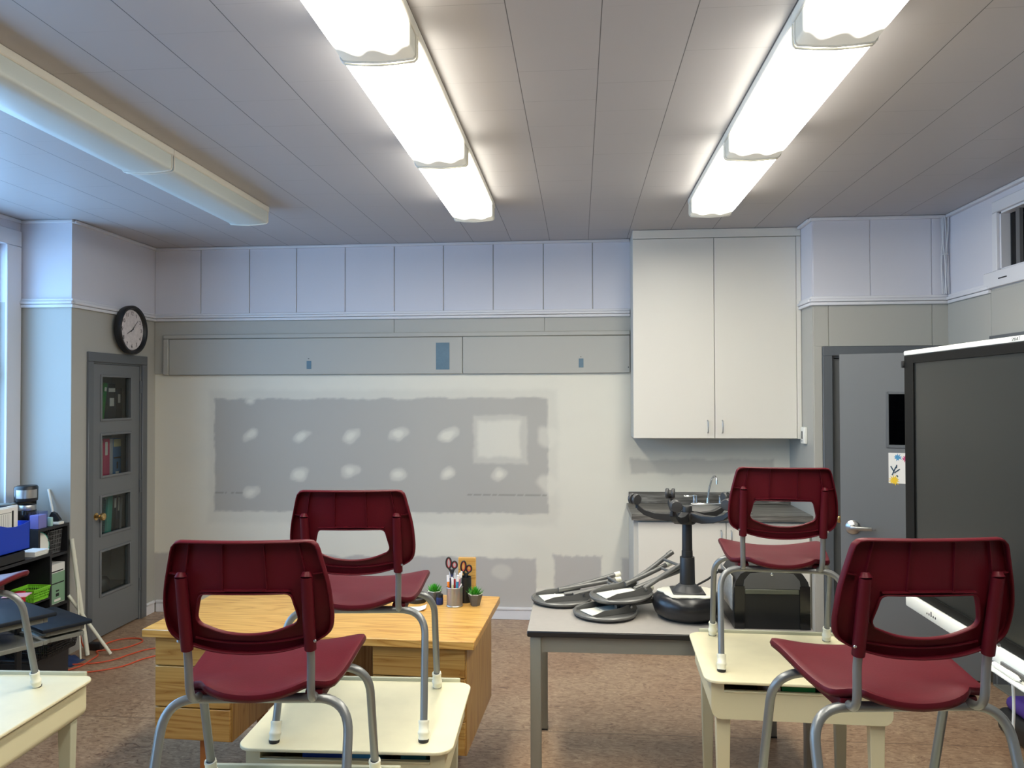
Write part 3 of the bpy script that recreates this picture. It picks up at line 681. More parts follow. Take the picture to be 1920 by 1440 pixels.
for (x0, x1, y0, y1) in ((SX0+.001, SX0+.004, SY0+.001, SY1-.001), (SX1-.004, SX1-.001, SY0+.001, SY1-.001), (SX0+.001, SX1-.001, SY0+.001, SY0+.004), (SX0+.001, SX1-.001, SY1-.004, SY1-.001)): b.box(x0, x1, y0, y1, -.04, .001, 'satin_metal')
b.box(SX0+.001, SX1-.001, SY0+.001, SY1-.001, -.041, -.038, 'satin_metal'); b.build('basin', sk)
fc = empty('faucet', (.985, YB-.105, .941), 'chrome gooseneck faucet with two lever handles', 'faucet')
MB().box(-.13, .13, -.022, .022, 0, .014, 'chrome', .006).build('base_plate', fc)
b = MB(); b.tube([(0, 0, .012), (0, 0, .05)], [.013, .009], 'chrome', 14); b.tube(spline([(0, 0, .04), (.01, -.01, .12), (.028, -.03, .2), (.045, -.055, .222), (.055, -.075, .2), (.056, -.08, .165)], 6), .0075, 'chrome', 10); b.build('spout', fc)
for s_ in (-1, 1):
    b = MB(); b.lathe([(0, .012), (.02, .012), (.017, .05), (.019, .07), (0, .074)], 'chrome', 16, M=Tr(s_*.098, 0, 0)); b.box(-.085, .01, -.008, .008, .058, .07, 'chrome', .004, M=Tr(s_*.098, 0, 0, rz=0 if s_ < 0 else PI)); b.build('tap_handle', fc)

# ---------------------------------------------------------------- grey table
TX0, TX1, TY0, TY1, TZ = -.232, 1.03, 3.462, 4.232, .74
gt = empty('work_table', ((TX0+TX1)/2, (TY0+TY1)/2, 0), 'light grey laminate table with black edge and square grey legs', 'table')
w_, d_ = TX1-TX0, TY1-TY0
MB().box(-w_/2, w_/2, -d_/2, d_/2, TZ-.003, TZ, 'table_top', .001, seg=1).build('table_top', gt)
MB().box(-w_/2-.001, w_/2+.001, -d_/2-.001, d_/2+.001, TZ-.028, TZ-.0028, 'black_plastic', .004, seg=1).build('edge_band', gt)
for s_ in (-1, 1):
    MB().box(-w_/2+.06, w_/2-.06, s_*(d_/2-.035)-.011, s_*(d_/2-.035)+.011, TZ-.1, TZ-.029, 'table_leg').build('apron', gt)
    MB().box(s_*(w_/2-.035)-.011, s_*(w_/2-.035)+.011, -d_/2+.06, d_/2-.06, TZ-.1, TZ-.029, 'table_leg').build('apron', gt)
    for t_ in (-1, 1):
        x, y = s_*(w_/2-.036), t_*(d_/2-.036)
        MB().box(x-.024, x+.024, y-.024, y+.024, .008, TZ-.029, 'table_leg', .004).box(x-.024, x+.024, y-.024, y+.024, 0, .008, 'rubber_black').build('leg', gt)

# folded stools upside down on the table
def stool():
    r = empty('folding_stool', (0, 0, 0), 'x', 'stool', 'folded round stools piled upside down on the grey table')
    MB().lathe([(0, 0), (.12, 0), (.145, .004), (.15, .012), (.146, .016), (0, .016)], 'black_vinyl', 36).build('cushion', r)
    b = MB(); b.lathe([(.138, .016), (.151, .012), (.153, .02), (.147, .025), (.140, .022), (.136, .018), (.0, .018)], 'stool_grey', 36); b.build('seat_pan', r)
    b = MB(); b.box(-.105, .08, -.05, .055, .0185, .024, 'pad_white', .002, seg=1); b.box(-.02, -.016, -.051, .056, .024, .026, 'pad_white'); b.build('seat_board', r)
    for s_ in (-1, 1):
        b = MB(); prof = [(-.11, .019), (.115, .019), (.13, .034), (.12, .05), (.07, .056), (.03, .046), (-.06, .043), (-.11, .03)]
        b.prism(prof, s_*.078-.002, s_*.078+.002, 'stool_grey', M=Matrix(((1, 0, 0, 0), (0, 0, 1, 0), (0, 1, 0, 0), (0, 0, 0, 1))))
        b.tube([(.09, s_*.074, .046), (.09, s_*.088, .046)], .006, 'satin_metal', 8); b.build('bracket', r)
    return r
def uframe(r, a, L, w, x0=.09, tips='rubber_white', z0=.046):
    c, s_ = math.cos(a), math.sin(a); q = lambda t, y: (x0+t*c, y, z0+t*s_)
    b = MB()
    for s2 in (-1, 1): b.tube(spline([q(0, s2*w), q(L*.5, s2*w*1.05), q(L, s2*w*1.35)], 5), .0118, 'stool_grey', 12)
    b.tube([q(L*.82, -w*1.22), q(L*.82, w*1.22)], .007, 'stool_grey', 10); f = b.build('leg_frame', r)
    for s2 in (-1, 1):
        b = MB(); p0 = Vector(q(L-.012, s2*w*1.33)); p1 = Vector(q(L+.02, s2*w*1.37)); b.tube([p0, p1], .0135, tips, 12); b.build('foot_cap', f)
st1 = stool(); st2 = copy_tree(st1); st3 = copy_tree(st1)
uframe(st1, .16, .30, .068, tips='rubber_white', x0=.04); uframe(st1, .08, .33, .05, x0=.0)
uframe(st2, .10, .27, .062, x0=.05); uframe(st2, .03, .26, .045, x0=.03)
uframe(st3, .42, .26, .066, tips='stool_grey'); uframe(st3, .24, .26, .05, x0=.05)
st1.location = (-.092, 3.965, .7415); st1.rotation_euler = (0, 0, .34); st1['label'] = 'leftmost of the three upturned round stools on the grey table'
st2.location = (.12, 3.735, .7415); st2.rotation_euler = (0, 0, .55); st2['label'] = 'lowest upturned round stool, under the other one nearest the table front'
st3.location = (.20, 3.81, .806); st3.rotation_euler = (0, -.055, .42); st3['label'] = 'upturned round stool resting tilted on the lowest one, legs sticking up'

# rolling stool upside down
b5 = empty('rolling_stool', (.505, 3.735, TZ+.0005), 'black padded swivel stool standing upside down, casters up, on the grey table', 'stool')
MB().lathe([(0, 0), (.12, .002), (.152, .025), (.163, .06), (.158, .095), (.14, .112), (.13, .116), (0, .116)], 'black_vinyl', 44).build('cushion', b5)
b = MB(); pts = []
for k in range(40): a = 2*PI*k/40; q = .128+.012*math.sin(5*a)+.005*math.sin(11*a); pts.append((q*math.cos(a), q*math.sin(a)))
b.prism(pts, .1155, .1195, 'pad_white'); b.build('underside_lining', b5)
b = MB(); b.box(-.075, .075, -.075, .075, .119, .126, 'dark_grey', .003, seg=1); b.lathe([(.07, .126), (.05, .146), (.034, .158), (0, .158)], 'dark_grey', 24); b.build('mounting_plate', b5)
b = MB(); b.tube([(.03, 0, .14), (.10, .03, .17), (.155, .05, .205)], .005, 'black_plastic', 8); b.box(.15, .175, .035, .062, .198, .215, 'black_plastic', .005); b.build('height_lever', b5)
b = MB(); b.lathe([(.036, .15), (.034, .28), (.0335, .281), (.026, .282), (.0255, .31), (.024, .31), (.023, .44), (.021, .45)], 'black_plastic', 24); b.build('column', b5)
b = MB(); b.lathe([(.034, .435), (.044, .445), (.048, .475), (.044, .487), (.024, .489), (.024, .515), (.021, .52), (0, .52)], 'black_plastic', 24); b.build('base_hub', b5)
for k in range(5):
    a = PI*.972+k*2*PI/5
    Ma = Tr(rz=a); b = MB()
    path = [(.03, .452), (.09, .448), (.15, .456), (.2, .474), (.232, .5)]; wd = [.024, .021, .018, .016, .015]; ht = [.042, .036, .03, .027, .025]
    vs = []
    for (x, z), w2, h2 in zip(path, wd, ht): vs += [(x, -w2, z), (x, w2, z), (x, w2*.8, z+h2), (x, -w2*.8, z+h2)]
    fs = [(4*i+j, 4*i+(j+1) % 4, 4*i+4+(j+1) % 4, 4*i+4+j) for i in range(4) for j in range(4)]+[(0, 1, 2, 3), (19, 18, 17, 16)]
    b.add(vs, fs, 'black_plastic', M=Ma); arm = b.build('base_arm', b5, .003)
    b = MB(); Mq = Ma @ Tr(.232, 0, .515, rz=.7+k*1.3)
    b.tube([(0, 0, -.01), (0, 0, .012)], .0075, 'black_plastic', 10, M=Mq)
    b.tube([(.012, -.006, .03), (.012, .006, .03)], .02, 'black_plastic', 20, M=Mq)
    for s_ in (-1, 1): b.lathe([(0, 0), (.023, 0), (.0265, .004), (.0265, .012), (.022, .017), (0, .018)], 'dark_grey', 24, M=Mq @ Tr(.014, s_*.0065, .033, rx=-s_*PI/2))
    b.build('caster', arm)

# black case with curved lid
cs = empty('equipment_case', (.852, 3.73, TZ+.0005), 'black boxy case with rounded grey lid on the right end of the table', 'case')
W2, D2, HH = .165, .165, .265
arc = [(-W2, .0), (-W2, .175), (-W2+.008, .21), (-W2+.03, .243), (-W2+.06, .258), (-.05, .265), (.05, .265), (W2-.06, .258), (W2-.03, .243), (W2-.008, .21), (W2, .175), (W2, 0)]
b = MB(); b.prism(arc, -D2+.012, D2, 'black_plastic', M=FY @ Tr(0, 0, 0)); b.build('body', cs)
sc = [(-D2-.002, .0), (-D2-.002, .17), (-D2+.02, .21), (-D2+.06, .235)]
for x0, x1 in ((-W2, -W2+.045), (W2-.045, W2)): MB().prism([(x0, .001), (x1, .001), (x1, .19), (x0+(0 if x0 > 0 else .003), .19)], D2-.012, D2+.006, 'black_gloss', M=FY).build('corner_post', cs)
colm('lid_grey', 92, 92, 92, .3); colm('strip_olive', 96, 98, 84, .4); colm('side_speckle', 168, 164, 156, .6, var=.2, vscale=60)
b = MB(); lid = [(-W2+.04, .178), (-W2+.045, .215), (-W2+.07, .245), (-.04, .252), (.04, .252), (W2-.07, .245), (W2-.045, .215), (W2-.04, .178)]
b.prism(lid, D2-.012, D2+.004, 'lid_grey', M=FY); b.build('lid_window', cs)
MB().box(-W2+.048, W2-.048, -D2-.006, -D2+.012, .155, .176, 'strip_olive', .002, seg=1).build('label_strip', cs)
MB().box(-W2-.004, -W2+.002, -D2+.03, D2-.02, .07, .225, 'side_speckle', .003, seg=1).build('side_panel', cs)
MB().lathe([(0, 0), (.008, 0), (.006, .004), (0, .005)], 'chrome', 12, M=Tr(0, -D2-.003, .243, rx=PI/2)).build('latch_button', cs)

# ---------------------------------------------------------------- teacher desk
TD = empty('teacher_desk', (-1.168, 3.66, 0), 'wide oak-laminate teacher desk with drawer pedestals', 'desk', rz=-.045)
MB().box(-.752, .745, -.376, .372, .715, .75, 'oak_top', .003, seg=1).build('desk_top', TD)
def pedestal(x0, x1, lines):
    p = MB().box(x0, x1, -.335, .335, .255, .714, 'oak_side', .002, seg=1).build('pedestal', TD)
    zz = [.26]+lines+[.712]
    for a, c in zip(zz, zz[1:]): MB().box(x0+.003, x1-.003, -.352, -.3352, a+.002, c-.002, 'oak_front', .003, seg=1).build('drawer', p)
    for x in ((x0+x1)/2+.03,):
        for y in (-.28, .28): MB().box(x-.022, x+.022, y-.022, y+.022, 0, .2545, 'wood_leg', .003, seg=1).build('leg', p)
pedestal(-.705, -.345, [.403, .585]); pedestal(.295, .705, [.403, .585])
MB().box(-.344, .294, .3, .318, .3, .714, 'oak_side', .001, seg=1).build('modesty_panel', TD)

def to_desk(x, y): return (x, y)
# succulents
def succulent(k):
    r = empty('potted_succulent', (0, 0, 0), 'x', 'plant', 'small succulents on the teacher desk')
    b = MB(); n = 6; vs = []; fs = []; prof = [(.021, 0), (.033, .052), (.034, .055), (.030, .055), (.029, .047)]
    b.lathe([(.0225, 0), (.035, .05), (.036, .056), (.031, .056), (.030, .048), (0, .048)], 'pot_grey', 6, smooth=False); b.build('pot', r)
    MB().lathe([(.0312, .0555), (.0362, .0562), (.036, .058), (.0312, .058)], 'white_plastic', 6, smooth=False, ring=True).build('pot_rim', r)
    b = MB(); rnd = random.Random(k)
    for i in range(54):
        a = i*2.399; t = (i+.5)/54; tilt = .12+1.15*t; L = .034+.012*rnd.random(); w2 = .0042
        dr = Vector((math.cos(a)*math.sin(tilt), math.sin(a)*math.sin(tilt), math.cos(tilt))); sd = Vector((-math.sin(a), math.cos(a), 0)); up = sd.cross(dr)
        o = Vector((math.cos(a), math.sin(a), 0))*.012*t+Vector((0, 0, .05)); bend = Vector((0, 0, .006))
        p0, p1, p2 = o, o+dr*L*.5, o+dr*L+bend
        vs = [p0-sd*w2*.6, p0+sd*w2*.6, p1-sd*w2, p1+sd*w2, p1+up*.0018, p2, p1-up*.0012]
        b.add(vs, [(0, 1, 3, 4), (0, 4, 2), (2, 4, 5), (4, 3, 5), (0, 2, 6), (0, 6, 1), (1, 6, 3), (2, 5, 6), (3, 6, 5)], 'green_leaf', True)
    b.build('leaves', r); return r
s1 = succulent(3); s1.location = (-.512, 3.82, .7502); s1['label'] = 'green spiky succulent in grey hexagonal pot, right of the pencil cup'
s2 = copy_tree(s1); s2.location = (-.722, 3.865, .7502); s2.rotation_euler = (0, 0, .5); s2['label'] = 'green spiky succulent in grey pot, left of the pencil cup behind the chair seat'

# pencil cup with its pens and scissors (each its own thing)
cx_, cy_ = -.612, 3.805
pc = empty('pencil_cup', (cx_, cy_, .7502), 'silver wire pencil cup full of pens on the teacher desk', 'cup')
M_, n, l, bb_ = nodes_mat('mesh_metal'); bb_.inputs['Metallic'].default_value = .8; bb_.inputs['Roughness'].default_value = .35; bb_.inputs['Base Color'].default_value = (.45, .45, .45, 1); bb_.inputs['Alpha'].default_value = .62
b = MB(); b.lathe([(.0385, .002), (.0395, .092)], 'mesh_metal', 36, cap=False); b.build('mesh_wall', pc)
b = MB(); b.lathe([(0, 0), (.040, 0), (.041, .004), (.039, .007), (0, .003)], 'satin_metal', 36); b.build('base_ring', pc)
b = MB(); b.tube([(.0398*math.cos(i*PI/18), .0398*math.sin(i*PI/18), .093) for i in range(36)], .0022, 'satin_metal', 8, closed=True); b.build('rim', pc)
colm('pn_orange', 240, 130, 30); colm('pn_white', 230, 230, 236); colm('pn_blue', 50, 140, 190); colm('pn_red', 190, 40, 50); colm('pn_cream', 226, 220, 170); colm('pn_navy', 20, 36, 90); colm('pn_grey', 120, 124, 130); colm('pn_pink', 220, 130, 160)
GP = 'pens and pencils in the wire cup'
pens = [('marker', 'pn_orange', -.028, .004, -.034, .010, .142, .0062, 'orange marker at the left of the pencil cup', 'marker'),
        ('marker', 'pn_blue', .006, -.012, .020, -.02, .150, .0062, 'light blue marker in the front of the pencil cup', 'marker'),
        ('pen', 'pn_white', -.006, -.004, -.016, .012, .165, .0045, 'white pen standing left of the blue marker in the cup', 'pen'),
        ('pen', 'pn_cream', -.012, -.016, -.004, -.026, .135, .0045, 'cream pen at the front left of the pencil cup', 'pen'),
        ('pen', 'pn_grey', .018, .006, .032, .02, .16, .0045, 'grey pen leaning right in the pencil cup', 'pen'),
        ('pencil', 'pn_pink', .015, .0, .028, -.006, .158, .004, 'pink pencil leaning right in the pencil cup', 'pencil'),
        ('pen', 'pn_navy', -.018, .012, -.026, .026, .156, .0045, 'navy pen at the back left of the pencil cup', 'pen'),
        ('pen', 'pn_red', -.002, .016, -.004, .03, .150, .0045, 'red pen at the back of the pencil cup', 'pen'),
        ('stick', 'pn_cream', -.02, -.02, .036, -.006, .105, .003, 'pale stick slanting across the front of the cup', 'stick')]
for nm, mt_, x0, y0, x1, y1, L, r_, lb, ca in pens:
    o = empty(nm, (cx_, cy_, .7545), lb, ca, GP)
    b = MB(); A, B = Vector((x0, y0, 0)), Vector((x1, y1, L)); dv = (B-A).normalized()
    b.tube([A, B-dv*.03], r_, mt_, 10); b.build('barrel', o)
    b = MB(); b.tube([B-dv*.03, B], [r_*1.15, r_*1.1], 'pn_white' if mt_ != 'pn_white' else 'pn_navy', 10); b.build('cap', o)
def scissors(x, y, z, rz, lean, lb, red):
    o = empty('scissors', (x, y, z), lb, 'scissors', 'black-handled scissors in the desk holders'); o.rotation_euler = (0, lean, rz)
    b = MB()
    for s_ in (-1, 1): b.prism([(s_*.001, 0), (s_*.007, .03), (s_*.006, .11), (-s_*.004, .115), (-s_*.003, .02)], -.001+s_*.001, s_*.001+.0005, 'satin_metal', M=FY)
    b.build('blades', o)
    for s_, rx_, rz_, cz in ((-1, .0125, .026, .158), (1, .013, .017, .147)):
        b = MB(); cxx = s_*.014
        ring = [(cxx+rx_*math.cos(t), 0, cz+rz_*math.sin(t)) for t in [i*PI/10 for i in range(20)]]
        b.tube(ring, .0042, 'black_plastic', 8, closed=True); b.tube([(s_*.001, 0, .1), (s_*.004, 0, .118), (cxx, 0, cz-rz_)], [.006, .007, .005], 'black_plastic', 8); h = b.build('handle', o)
        b = MB(); ring = [(cxx+(rx_-.0042)*math.cos(t), 0, cz+(rz_-.0042)*math.sin(t)) for t in [i*PI/10 for i in range(20)]]; b.tube(ring, .0022, 'pn_red', 6, closed=True); b.build('grip_lining', h)
scissors(cx_-.012, cy_+.012, .80, .15, -.03, 'large black and red scissors standing in the wire cup', True)
# black pot behind cup
hp = empty('desk_holder', (-.572, 3.885, .7502), 'black cylindrical holder behind the wire pencil cup', 'holder')
MB().lathe([(0, 0), (.032, 0), (.032, .125), (.0295, .125), (.0295, .006), (0, .006)], 'black_plastic', 28).build('holder_body', hp)
scissors(-.572, 3.885, .768, .2, .04, 'red-lined black scissors in the black holder behind the cup', True)
MB2 = empty('wooden_block', (-.572, 3.962, .7502), 'upright oak-coloured board standing at the back of the teacher desk', 'board')
MB().box(-.045, .045, -.012, .012, 0, .205, 'oak_top', .002, seg=1).build('panel', MB2)
jr = empty('ink_jar', (-.690, 3.828, .7502), 'small dark blue jar left of the pencil cup', 'jar')
MB().lathe([(0, 0), (.0165, 0), (.0175, .004), (.0175, .032), (.015, .036), (0, .036)], 'pn_navy', 24).build('jar_body', jr)
MB().lathe([(0, .0355), (.0165, .0355), (.0165, .05), (0, .051)], 'black_plastic', 24).build('lid', jr)
tp = MB(); tp.lathe([(.028, 0), (.045, 0), (.046, .003), (.046, .02), (.044, .022), (.028, .022), (.027, .018), (.027, .003)], 'black_plastic', 36, ring=True)
o = tp.build('tape_roll'); o.location = (-.812, 3.865, .7502); tag(o, 'black roll lying on the teacher desk under the chair seat', 'tape')
b = MB(); nx = 8; vs = []; fs = []
for i in range(nx+1):
    for j in range(2):
        x = -.06+.12*i/nx; vs.append((x, -.04+.08*j, .0006+.012*max(0, (i-5)/3)**2))
for i in range(nx): fs.append((2*i, 2*i+2, 2*i+3, 2*i+1))
b.add(vs, fs, 'paper', True); b.add([(x, y, z+.0006) for x, y, z in vs], fs, 'paper', True); o = b.build('note_paper'); o.location = (-.80, 3.73, .7503); o.rotation_euler = (0, 0, .1); tag(o, 'white note paper with a curled corner on the teacher desk', 'paper')
# ---------------------------------------------------------------- student desks
def desk(x, y, z, rz, label, w=.672, d=.585):
    r = empty('student_desk', (x, y, 0), label, 'desk', None, rz)
    MB().prism(rrect(w, d, .055, 8), z-.011, z, 'beige_top', smooth=False).build('desk_top', r, .003)
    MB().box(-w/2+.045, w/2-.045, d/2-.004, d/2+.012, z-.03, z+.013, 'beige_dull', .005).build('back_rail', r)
    W, Dp = w/2-.025, d/2-.03
    # rounded book box: front outline with rounded lower corners swept back
    def outline(x0, x1, z0, z1, rl, rr):
        P = [(x0, z1)]
        P += [(x0+rl-rl*math.cos(t), z0+rl-rl*math.sin(t)) for t in [i*PI/16 for i in range(9)]] if rl else [(x0, z0)]
        P += [(x1-rr+rr*math.sin(t), z0+rr-rr*math.cos(t)) for t in [i*PI/16 for i in range(9)]] if rr else [(x1, z0)]
        return P+[(x1, z1)]
    MB().prism(outline(-W, -W+.045, z-.145, z-.0115, .035, 0), -Dp, Dp, 'beige_body', M=FY).build('box_end', r)
    MB().prism(outline(W-.045, W, z-.145, z-.0115, 0, .035), -Dp, Dp, 'beige_body', M=FY).build('box_end', r)
    b = MB(); b.box(-W+.045, W-.045, -Dp+.0, -Dp+.012, z-.145, z-.042, 'beige_body'); b.box(-W+.045, W-.045, -Dp-.003, -Dp+.004, z-.05, z-.042, 'beige_body', .002, seg=1)
    b.box(-W+.045, W-.045, -Dp+.012, Dp-.006, z-.145, z-.137, 'beige_body'); b.box(-W+.045, W-.045, Dp-.012, Dp, z-.137, z-.0115, 'beige_body'); b.build('book_box', r)
    for s_ in (-1, 1):
        for t_ in (-1, 1):
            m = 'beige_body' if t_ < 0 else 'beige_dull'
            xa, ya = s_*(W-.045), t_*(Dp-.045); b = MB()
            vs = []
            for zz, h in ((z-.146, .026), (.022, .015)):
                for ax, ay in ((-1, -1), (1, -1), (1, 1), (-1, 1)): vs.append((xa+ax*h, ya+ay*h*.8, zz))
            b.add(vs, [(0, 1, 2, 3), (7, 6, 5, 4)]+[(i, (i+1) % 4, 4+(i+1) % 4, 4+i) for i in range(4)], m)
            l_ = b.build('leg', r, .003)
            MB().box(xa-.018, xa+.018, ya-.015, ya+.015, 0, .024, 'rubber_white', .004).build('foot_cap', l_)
    return r
DK = {2: (-.733, 2.632, .700, .03), 3: (.79, 3.118, .765, -.035), 5: (-2.19, 2.585, .700, .04), 1: (-.80, 1.955, .683, .05), 4: (.74, 1.97, .687, .06)}
desk(*DK[2], 'cream student desk with pencils and blue case in its slot, before the teacher desk')
desk(*DK[3], 'cream student desk with scratched marks on its front, beside the grey table')
desk(*DK[5], 'cream student desk cut by the left photo edge')
desk(*DK[1], 'cream student desk under the nearest chair on the left')
desk(*DK[4], 'cream student desk under the nearest chair on the right')
# things in the slots
def flat(name, cat, label, D, x0, x1, y0, y1, h, m, grp, z0=0, bev=.002):
    X, Y, Z, rz = DK[D]; o = empty(name, (X, Y, Z-.1368+z0), label, cat, grp, rz)
    MB().box(x0, x1, y0, y1, 0, h, m, bev, seg=1).build('cover', o); return o
colm('s_green', 40, 128, 60); colm('s_blue', 28, 60, 140); colm('s_lime', 110, 190, 90); colm('s_tan', 190, 120, 70)
def packs(D, items):
    for (nm, ca, lb, x0, x1, h, m) in items: flat(nm, ca, lb, D, x0, x1, -.24, -.02, h, m, 'school things in the slot of a desk')
packs(2, [('pencil_case', 'case', 'dark blue pencil case left of centre in the desk slot', -.14, -.0, .108, 's_blue'),
          ('pencil_case', 'case', 'blue pencil case at the middle of the desk slot', .01, .10, .108, 'p_blue'),
          ('notebook', 'notebook', 'green and blue notebook at the right end of the desk slot', .17, .25, .104, 'bn_dteal')])
for k, (lb, x0, x1, m) in enumerate([('short brown pencil across the right half of the desk slot', .08, .19, 's_tan'), ('pale pencil with green end at the left of the desk slot', -.19, -.145, 's_lime')]):
    X, Y, Z, rz = DK[2]; o = empty('pencil', (X, Y, Z-.0305+(0 if k == 0 else 0)), lb, 'pencil', 'school things in the slot of a desk', rz)
    zz = .0035 if k == 0 else .0035
    o.location.z = Z-.1368+(.108 if k == 0 else 0)+.0006
    MB().tube([(x0, -.232, .0035), (x1, -.225, .0035)] if k == 0 else [(x0, -.235, .0035), (x1-.02, -.2, .0035)], .0035, m, 8).build('shaft', o)
packs(3, [('book', 'book', 'green book in the slot of the scratched desk, right of centre', -.06, .055, .106, 's_green'),
          ('book', 'book', 'pale book leaning in the slot of the scratched desk', -.11, -.065, .104, 'bn_cream'),
          ('notebook', 'notebook', 'second green notebook at the right in the scratched desk slot', .08, .2, .107, 's_green')])
# scratched marks on desk 3's front
X, Y, Z, rz = DK[3]; r3 = [o for o in C.objects if o.name.startswith('student_desk')][1]
b = MB(); yy = -(.57/2-.03)-.0004
for a, c in (((.0, .04), (.0, 0)), ((.006, .018), (.022, .03)), ((.008, .018), (.022, .004)), ((.03, .035), (.03, .012)), ((.03, .012), (.05, .016)), ((.044, .04), (.044, .008)), ((-.016, .02), (-.004, .022))):
    b.tube([(a[0], yy, Z-.105+a[1]), (c[0], yy, Z-.105+c[1])], .0008, 'mid_grey', 5)
o = b.build('scratches', r3)

# ---------------------------------------------------------------- chairs
def interp(tab, z):
    for (a, u), (c, v) in zip(tab, tab[1:]):
        if z <= c: return u+(v-u)*max(0, (z-a))/(c-a)
    return tab[-1][1]
def resample(P, N):
    P = P+[P[0]]; L = [0]
    for a, c in zip(P, P[1:]): L.append(L[-1]+math.dist(a, c))
    out = []; j = 0
    for i in range(N):
        t = L[-1]*i/N
        while L[j+1] < t: j += 1
        f = (t-L[j])/max(1e-9, L[j+1]-L[j]); out.append((P[j][0]+(P[j+1][0]-P[j][0])*f, P[j][1]+(P[j+1][1]-P[j][1])*f))
    return out
def rounded(poly, rs, n=6):
    out = []; N = len(poly)
    for i in range(N):
        a, p, c = [Vector((*poly[k % N], 0)) for k in (i-1, i, i+1)]; u, v = (a-p), (c-p)
        r = min(rs[i], u.length*.48, v.length*.48)
        if r < 1e-5: out.append((p.x, p.y)); continue
        A, B = p+u.normalized()*r, p+v.normalized()*r
        for k in range(n+1): t = k/n; q = A*(1-t)**2+p*2*t*(1-t)+B*t*t; out.append((q.x, q.y))
    return out
def chair(x, y, base, rz, sh, k, label, only_front=False):
    r = empty('school_chair', (x, y, base), label, 'chair', None, rz); r.scale = (k, k, k)
    # --- backrest: concave shell with a window, rear flange and ribs
    half = [(.168, .352), (.196, .235), (.2, .165), (.193, .122), (.15, .098), (.08, .080), (0, .075)]
    outer = half+[(-a, c) for a, c in half[-2::-1]]
    rs = [.020, .05, .03, .022, .02, .03, .03, .03, .02, .022, .03, .05, .020][:len(outer)]
    hh = [(.106, .226), (.121, .165), (.113, .150), (.06, .129), (0, .123)]
    hole = hh+[(-a, c) for a, c in hh[-2::-1]]; hr = [.014, .012, .02, .03, .03, .03, .02, .012, .014]
    N = 96
    O = resample(rounded(outer, rs), N); I = resample(rounded(hole, hr), N)
    # align starts by angle about the middle
    def align(P, cz):
        P = sorted(range(N), key=lambda i: abs(math.atan2(P[i][1]-cz, P[i][0])-.0))[0], P
        return P[1][P[0]:]+P[1][:P[0]]
    cz = .19; O = align(O, cz); I = align(I, cz)
    if sum(O[i][0]*O[(i+1) % N][1]-O[(i+1) % N][0]*O[i][1] for i in range(N))*sum(I[i][0]*I[(i+1) % N][1]-I[(i+1) % N][0]*I[i][1] for i in range(N)) < 0: I = [I[0]]+I[:0:-1]
    def yb(px, pz): return -.173-.215*(pz-.075)+.75*px*px*.9-.012*(1-min(1, abs(pz-.2)/.15))
    vs = []; K = 9
    def shr(P, s): return [(px*s, cz+(pz-cz)*s) for px, pz in P]
    rings = []
    # rear flange: outer edge pushed back towards the viewer
    rings.append([(px, yb(px, pz)-.020, pz) for px, pz in shr(O, .985)])
    rings.append([(px, yb(px, pz)-.004, pz) for px, pz in O])
    rings.append([(px, yb(px, pz)+.001, pz) for px, pz in shr(O, .985)])
    for t in [i/K for i in range(1, K)]:
        rings.append([((a[0]*.985)*(1-t)+c[0]*t, 0, (cz+(a[1]-cz)*.985)*(1-t)+c[1]*t) for a, c in zip(O, I)])
        rings[-1] = [(q[0], yb(q[0], q[2])+.001, q[2]) for q in rings[-1]]
    rings.append([(px, yb(px, pz), pz) for px, pz in I])
    rings.append([(px*1.01, yb(px, pz)-.012, cz+(pz-cz)*1.02) for px, pz in I])
    for R in rings: vs += [(a, b_, c+sh) for a, b_, c in R]
    fs = [(i*N+j, i*N+(j+1) % N, (i+1)*N+(j+1) % N, (i+1)*N+j) for i in range(len(rings)-1) for j in range(N)]
    b = MB(); b.add(vs, fs, 'burgundy', True)
    br = b.build('backrest', r)
    md = br.modifiers.new('thick', 'SOLIDIFY'); md.thickness = .0035; md.offset = 0
    def rib(x0, z0, x1, z1, w=.0016, d0=.011):
        n = 7; P = []
        for i in range(n): t = i/(n-1); P.append((x0+(x1-x0)*t, z0+(z1-z0)*t))
        vv = []
        nx, nz = (z1-z0), -(x1-x0); L = math.hypot(nx, nz); nx, nz = nx/L*w, nz/L*w
        for px, pz in P:
            y0 = yb(px, pz)
            vv += [(px-nx, y0, pz-nz+sh), (px+nx, y0, pz+nz+sh), (px+nx*.6, y0-d0, pz+nz*.6+sh), (px-nx*.6, y0-d0, pz-nz*.6+sh)]
        ff = [(4*i+j, 4*i+(j+1) % 4, 4*i+4+(j+1) % 4, 4*i+4+j) for i in range(n-1) for j in range(4)]+[(0, 3, 2, 1), (4*n-4, 4*n-3, 4*n-2, 4*n-1)]
        MB().add(vv, ff, 'burgundy').build('rib', br)
    for s_ in (-1, 1):
        rib(s_*.048, .345, s_*.052, .232, d0=.007); rib(s_*.128, .345, s_*.140, .275, d0=.010); rib(s_*.158, .271, s_*.181, .273, d0=.012)
    for s_ in (-1, 1): rib(s_*.045, .2335, s_*.105, .2315, .002, .012)
    rib(-.05, .2345, .05, .2345, .002, .012)
    # lower stiffening ridge
    rg = []; b = MB()
    for i in range(17):
        px = -.13+.26*i/16; pz = .101+.09*(px/.13)**2*.14; rg.append((px, yb(px, pz)-.004, pz+sh))
    b.tube(rg, .0028, 'burgundy', 6)
    b.build('lower_ridge', br)
    PW = .146
    yp = lambda z: -.183-.215*(z-.075)-.012
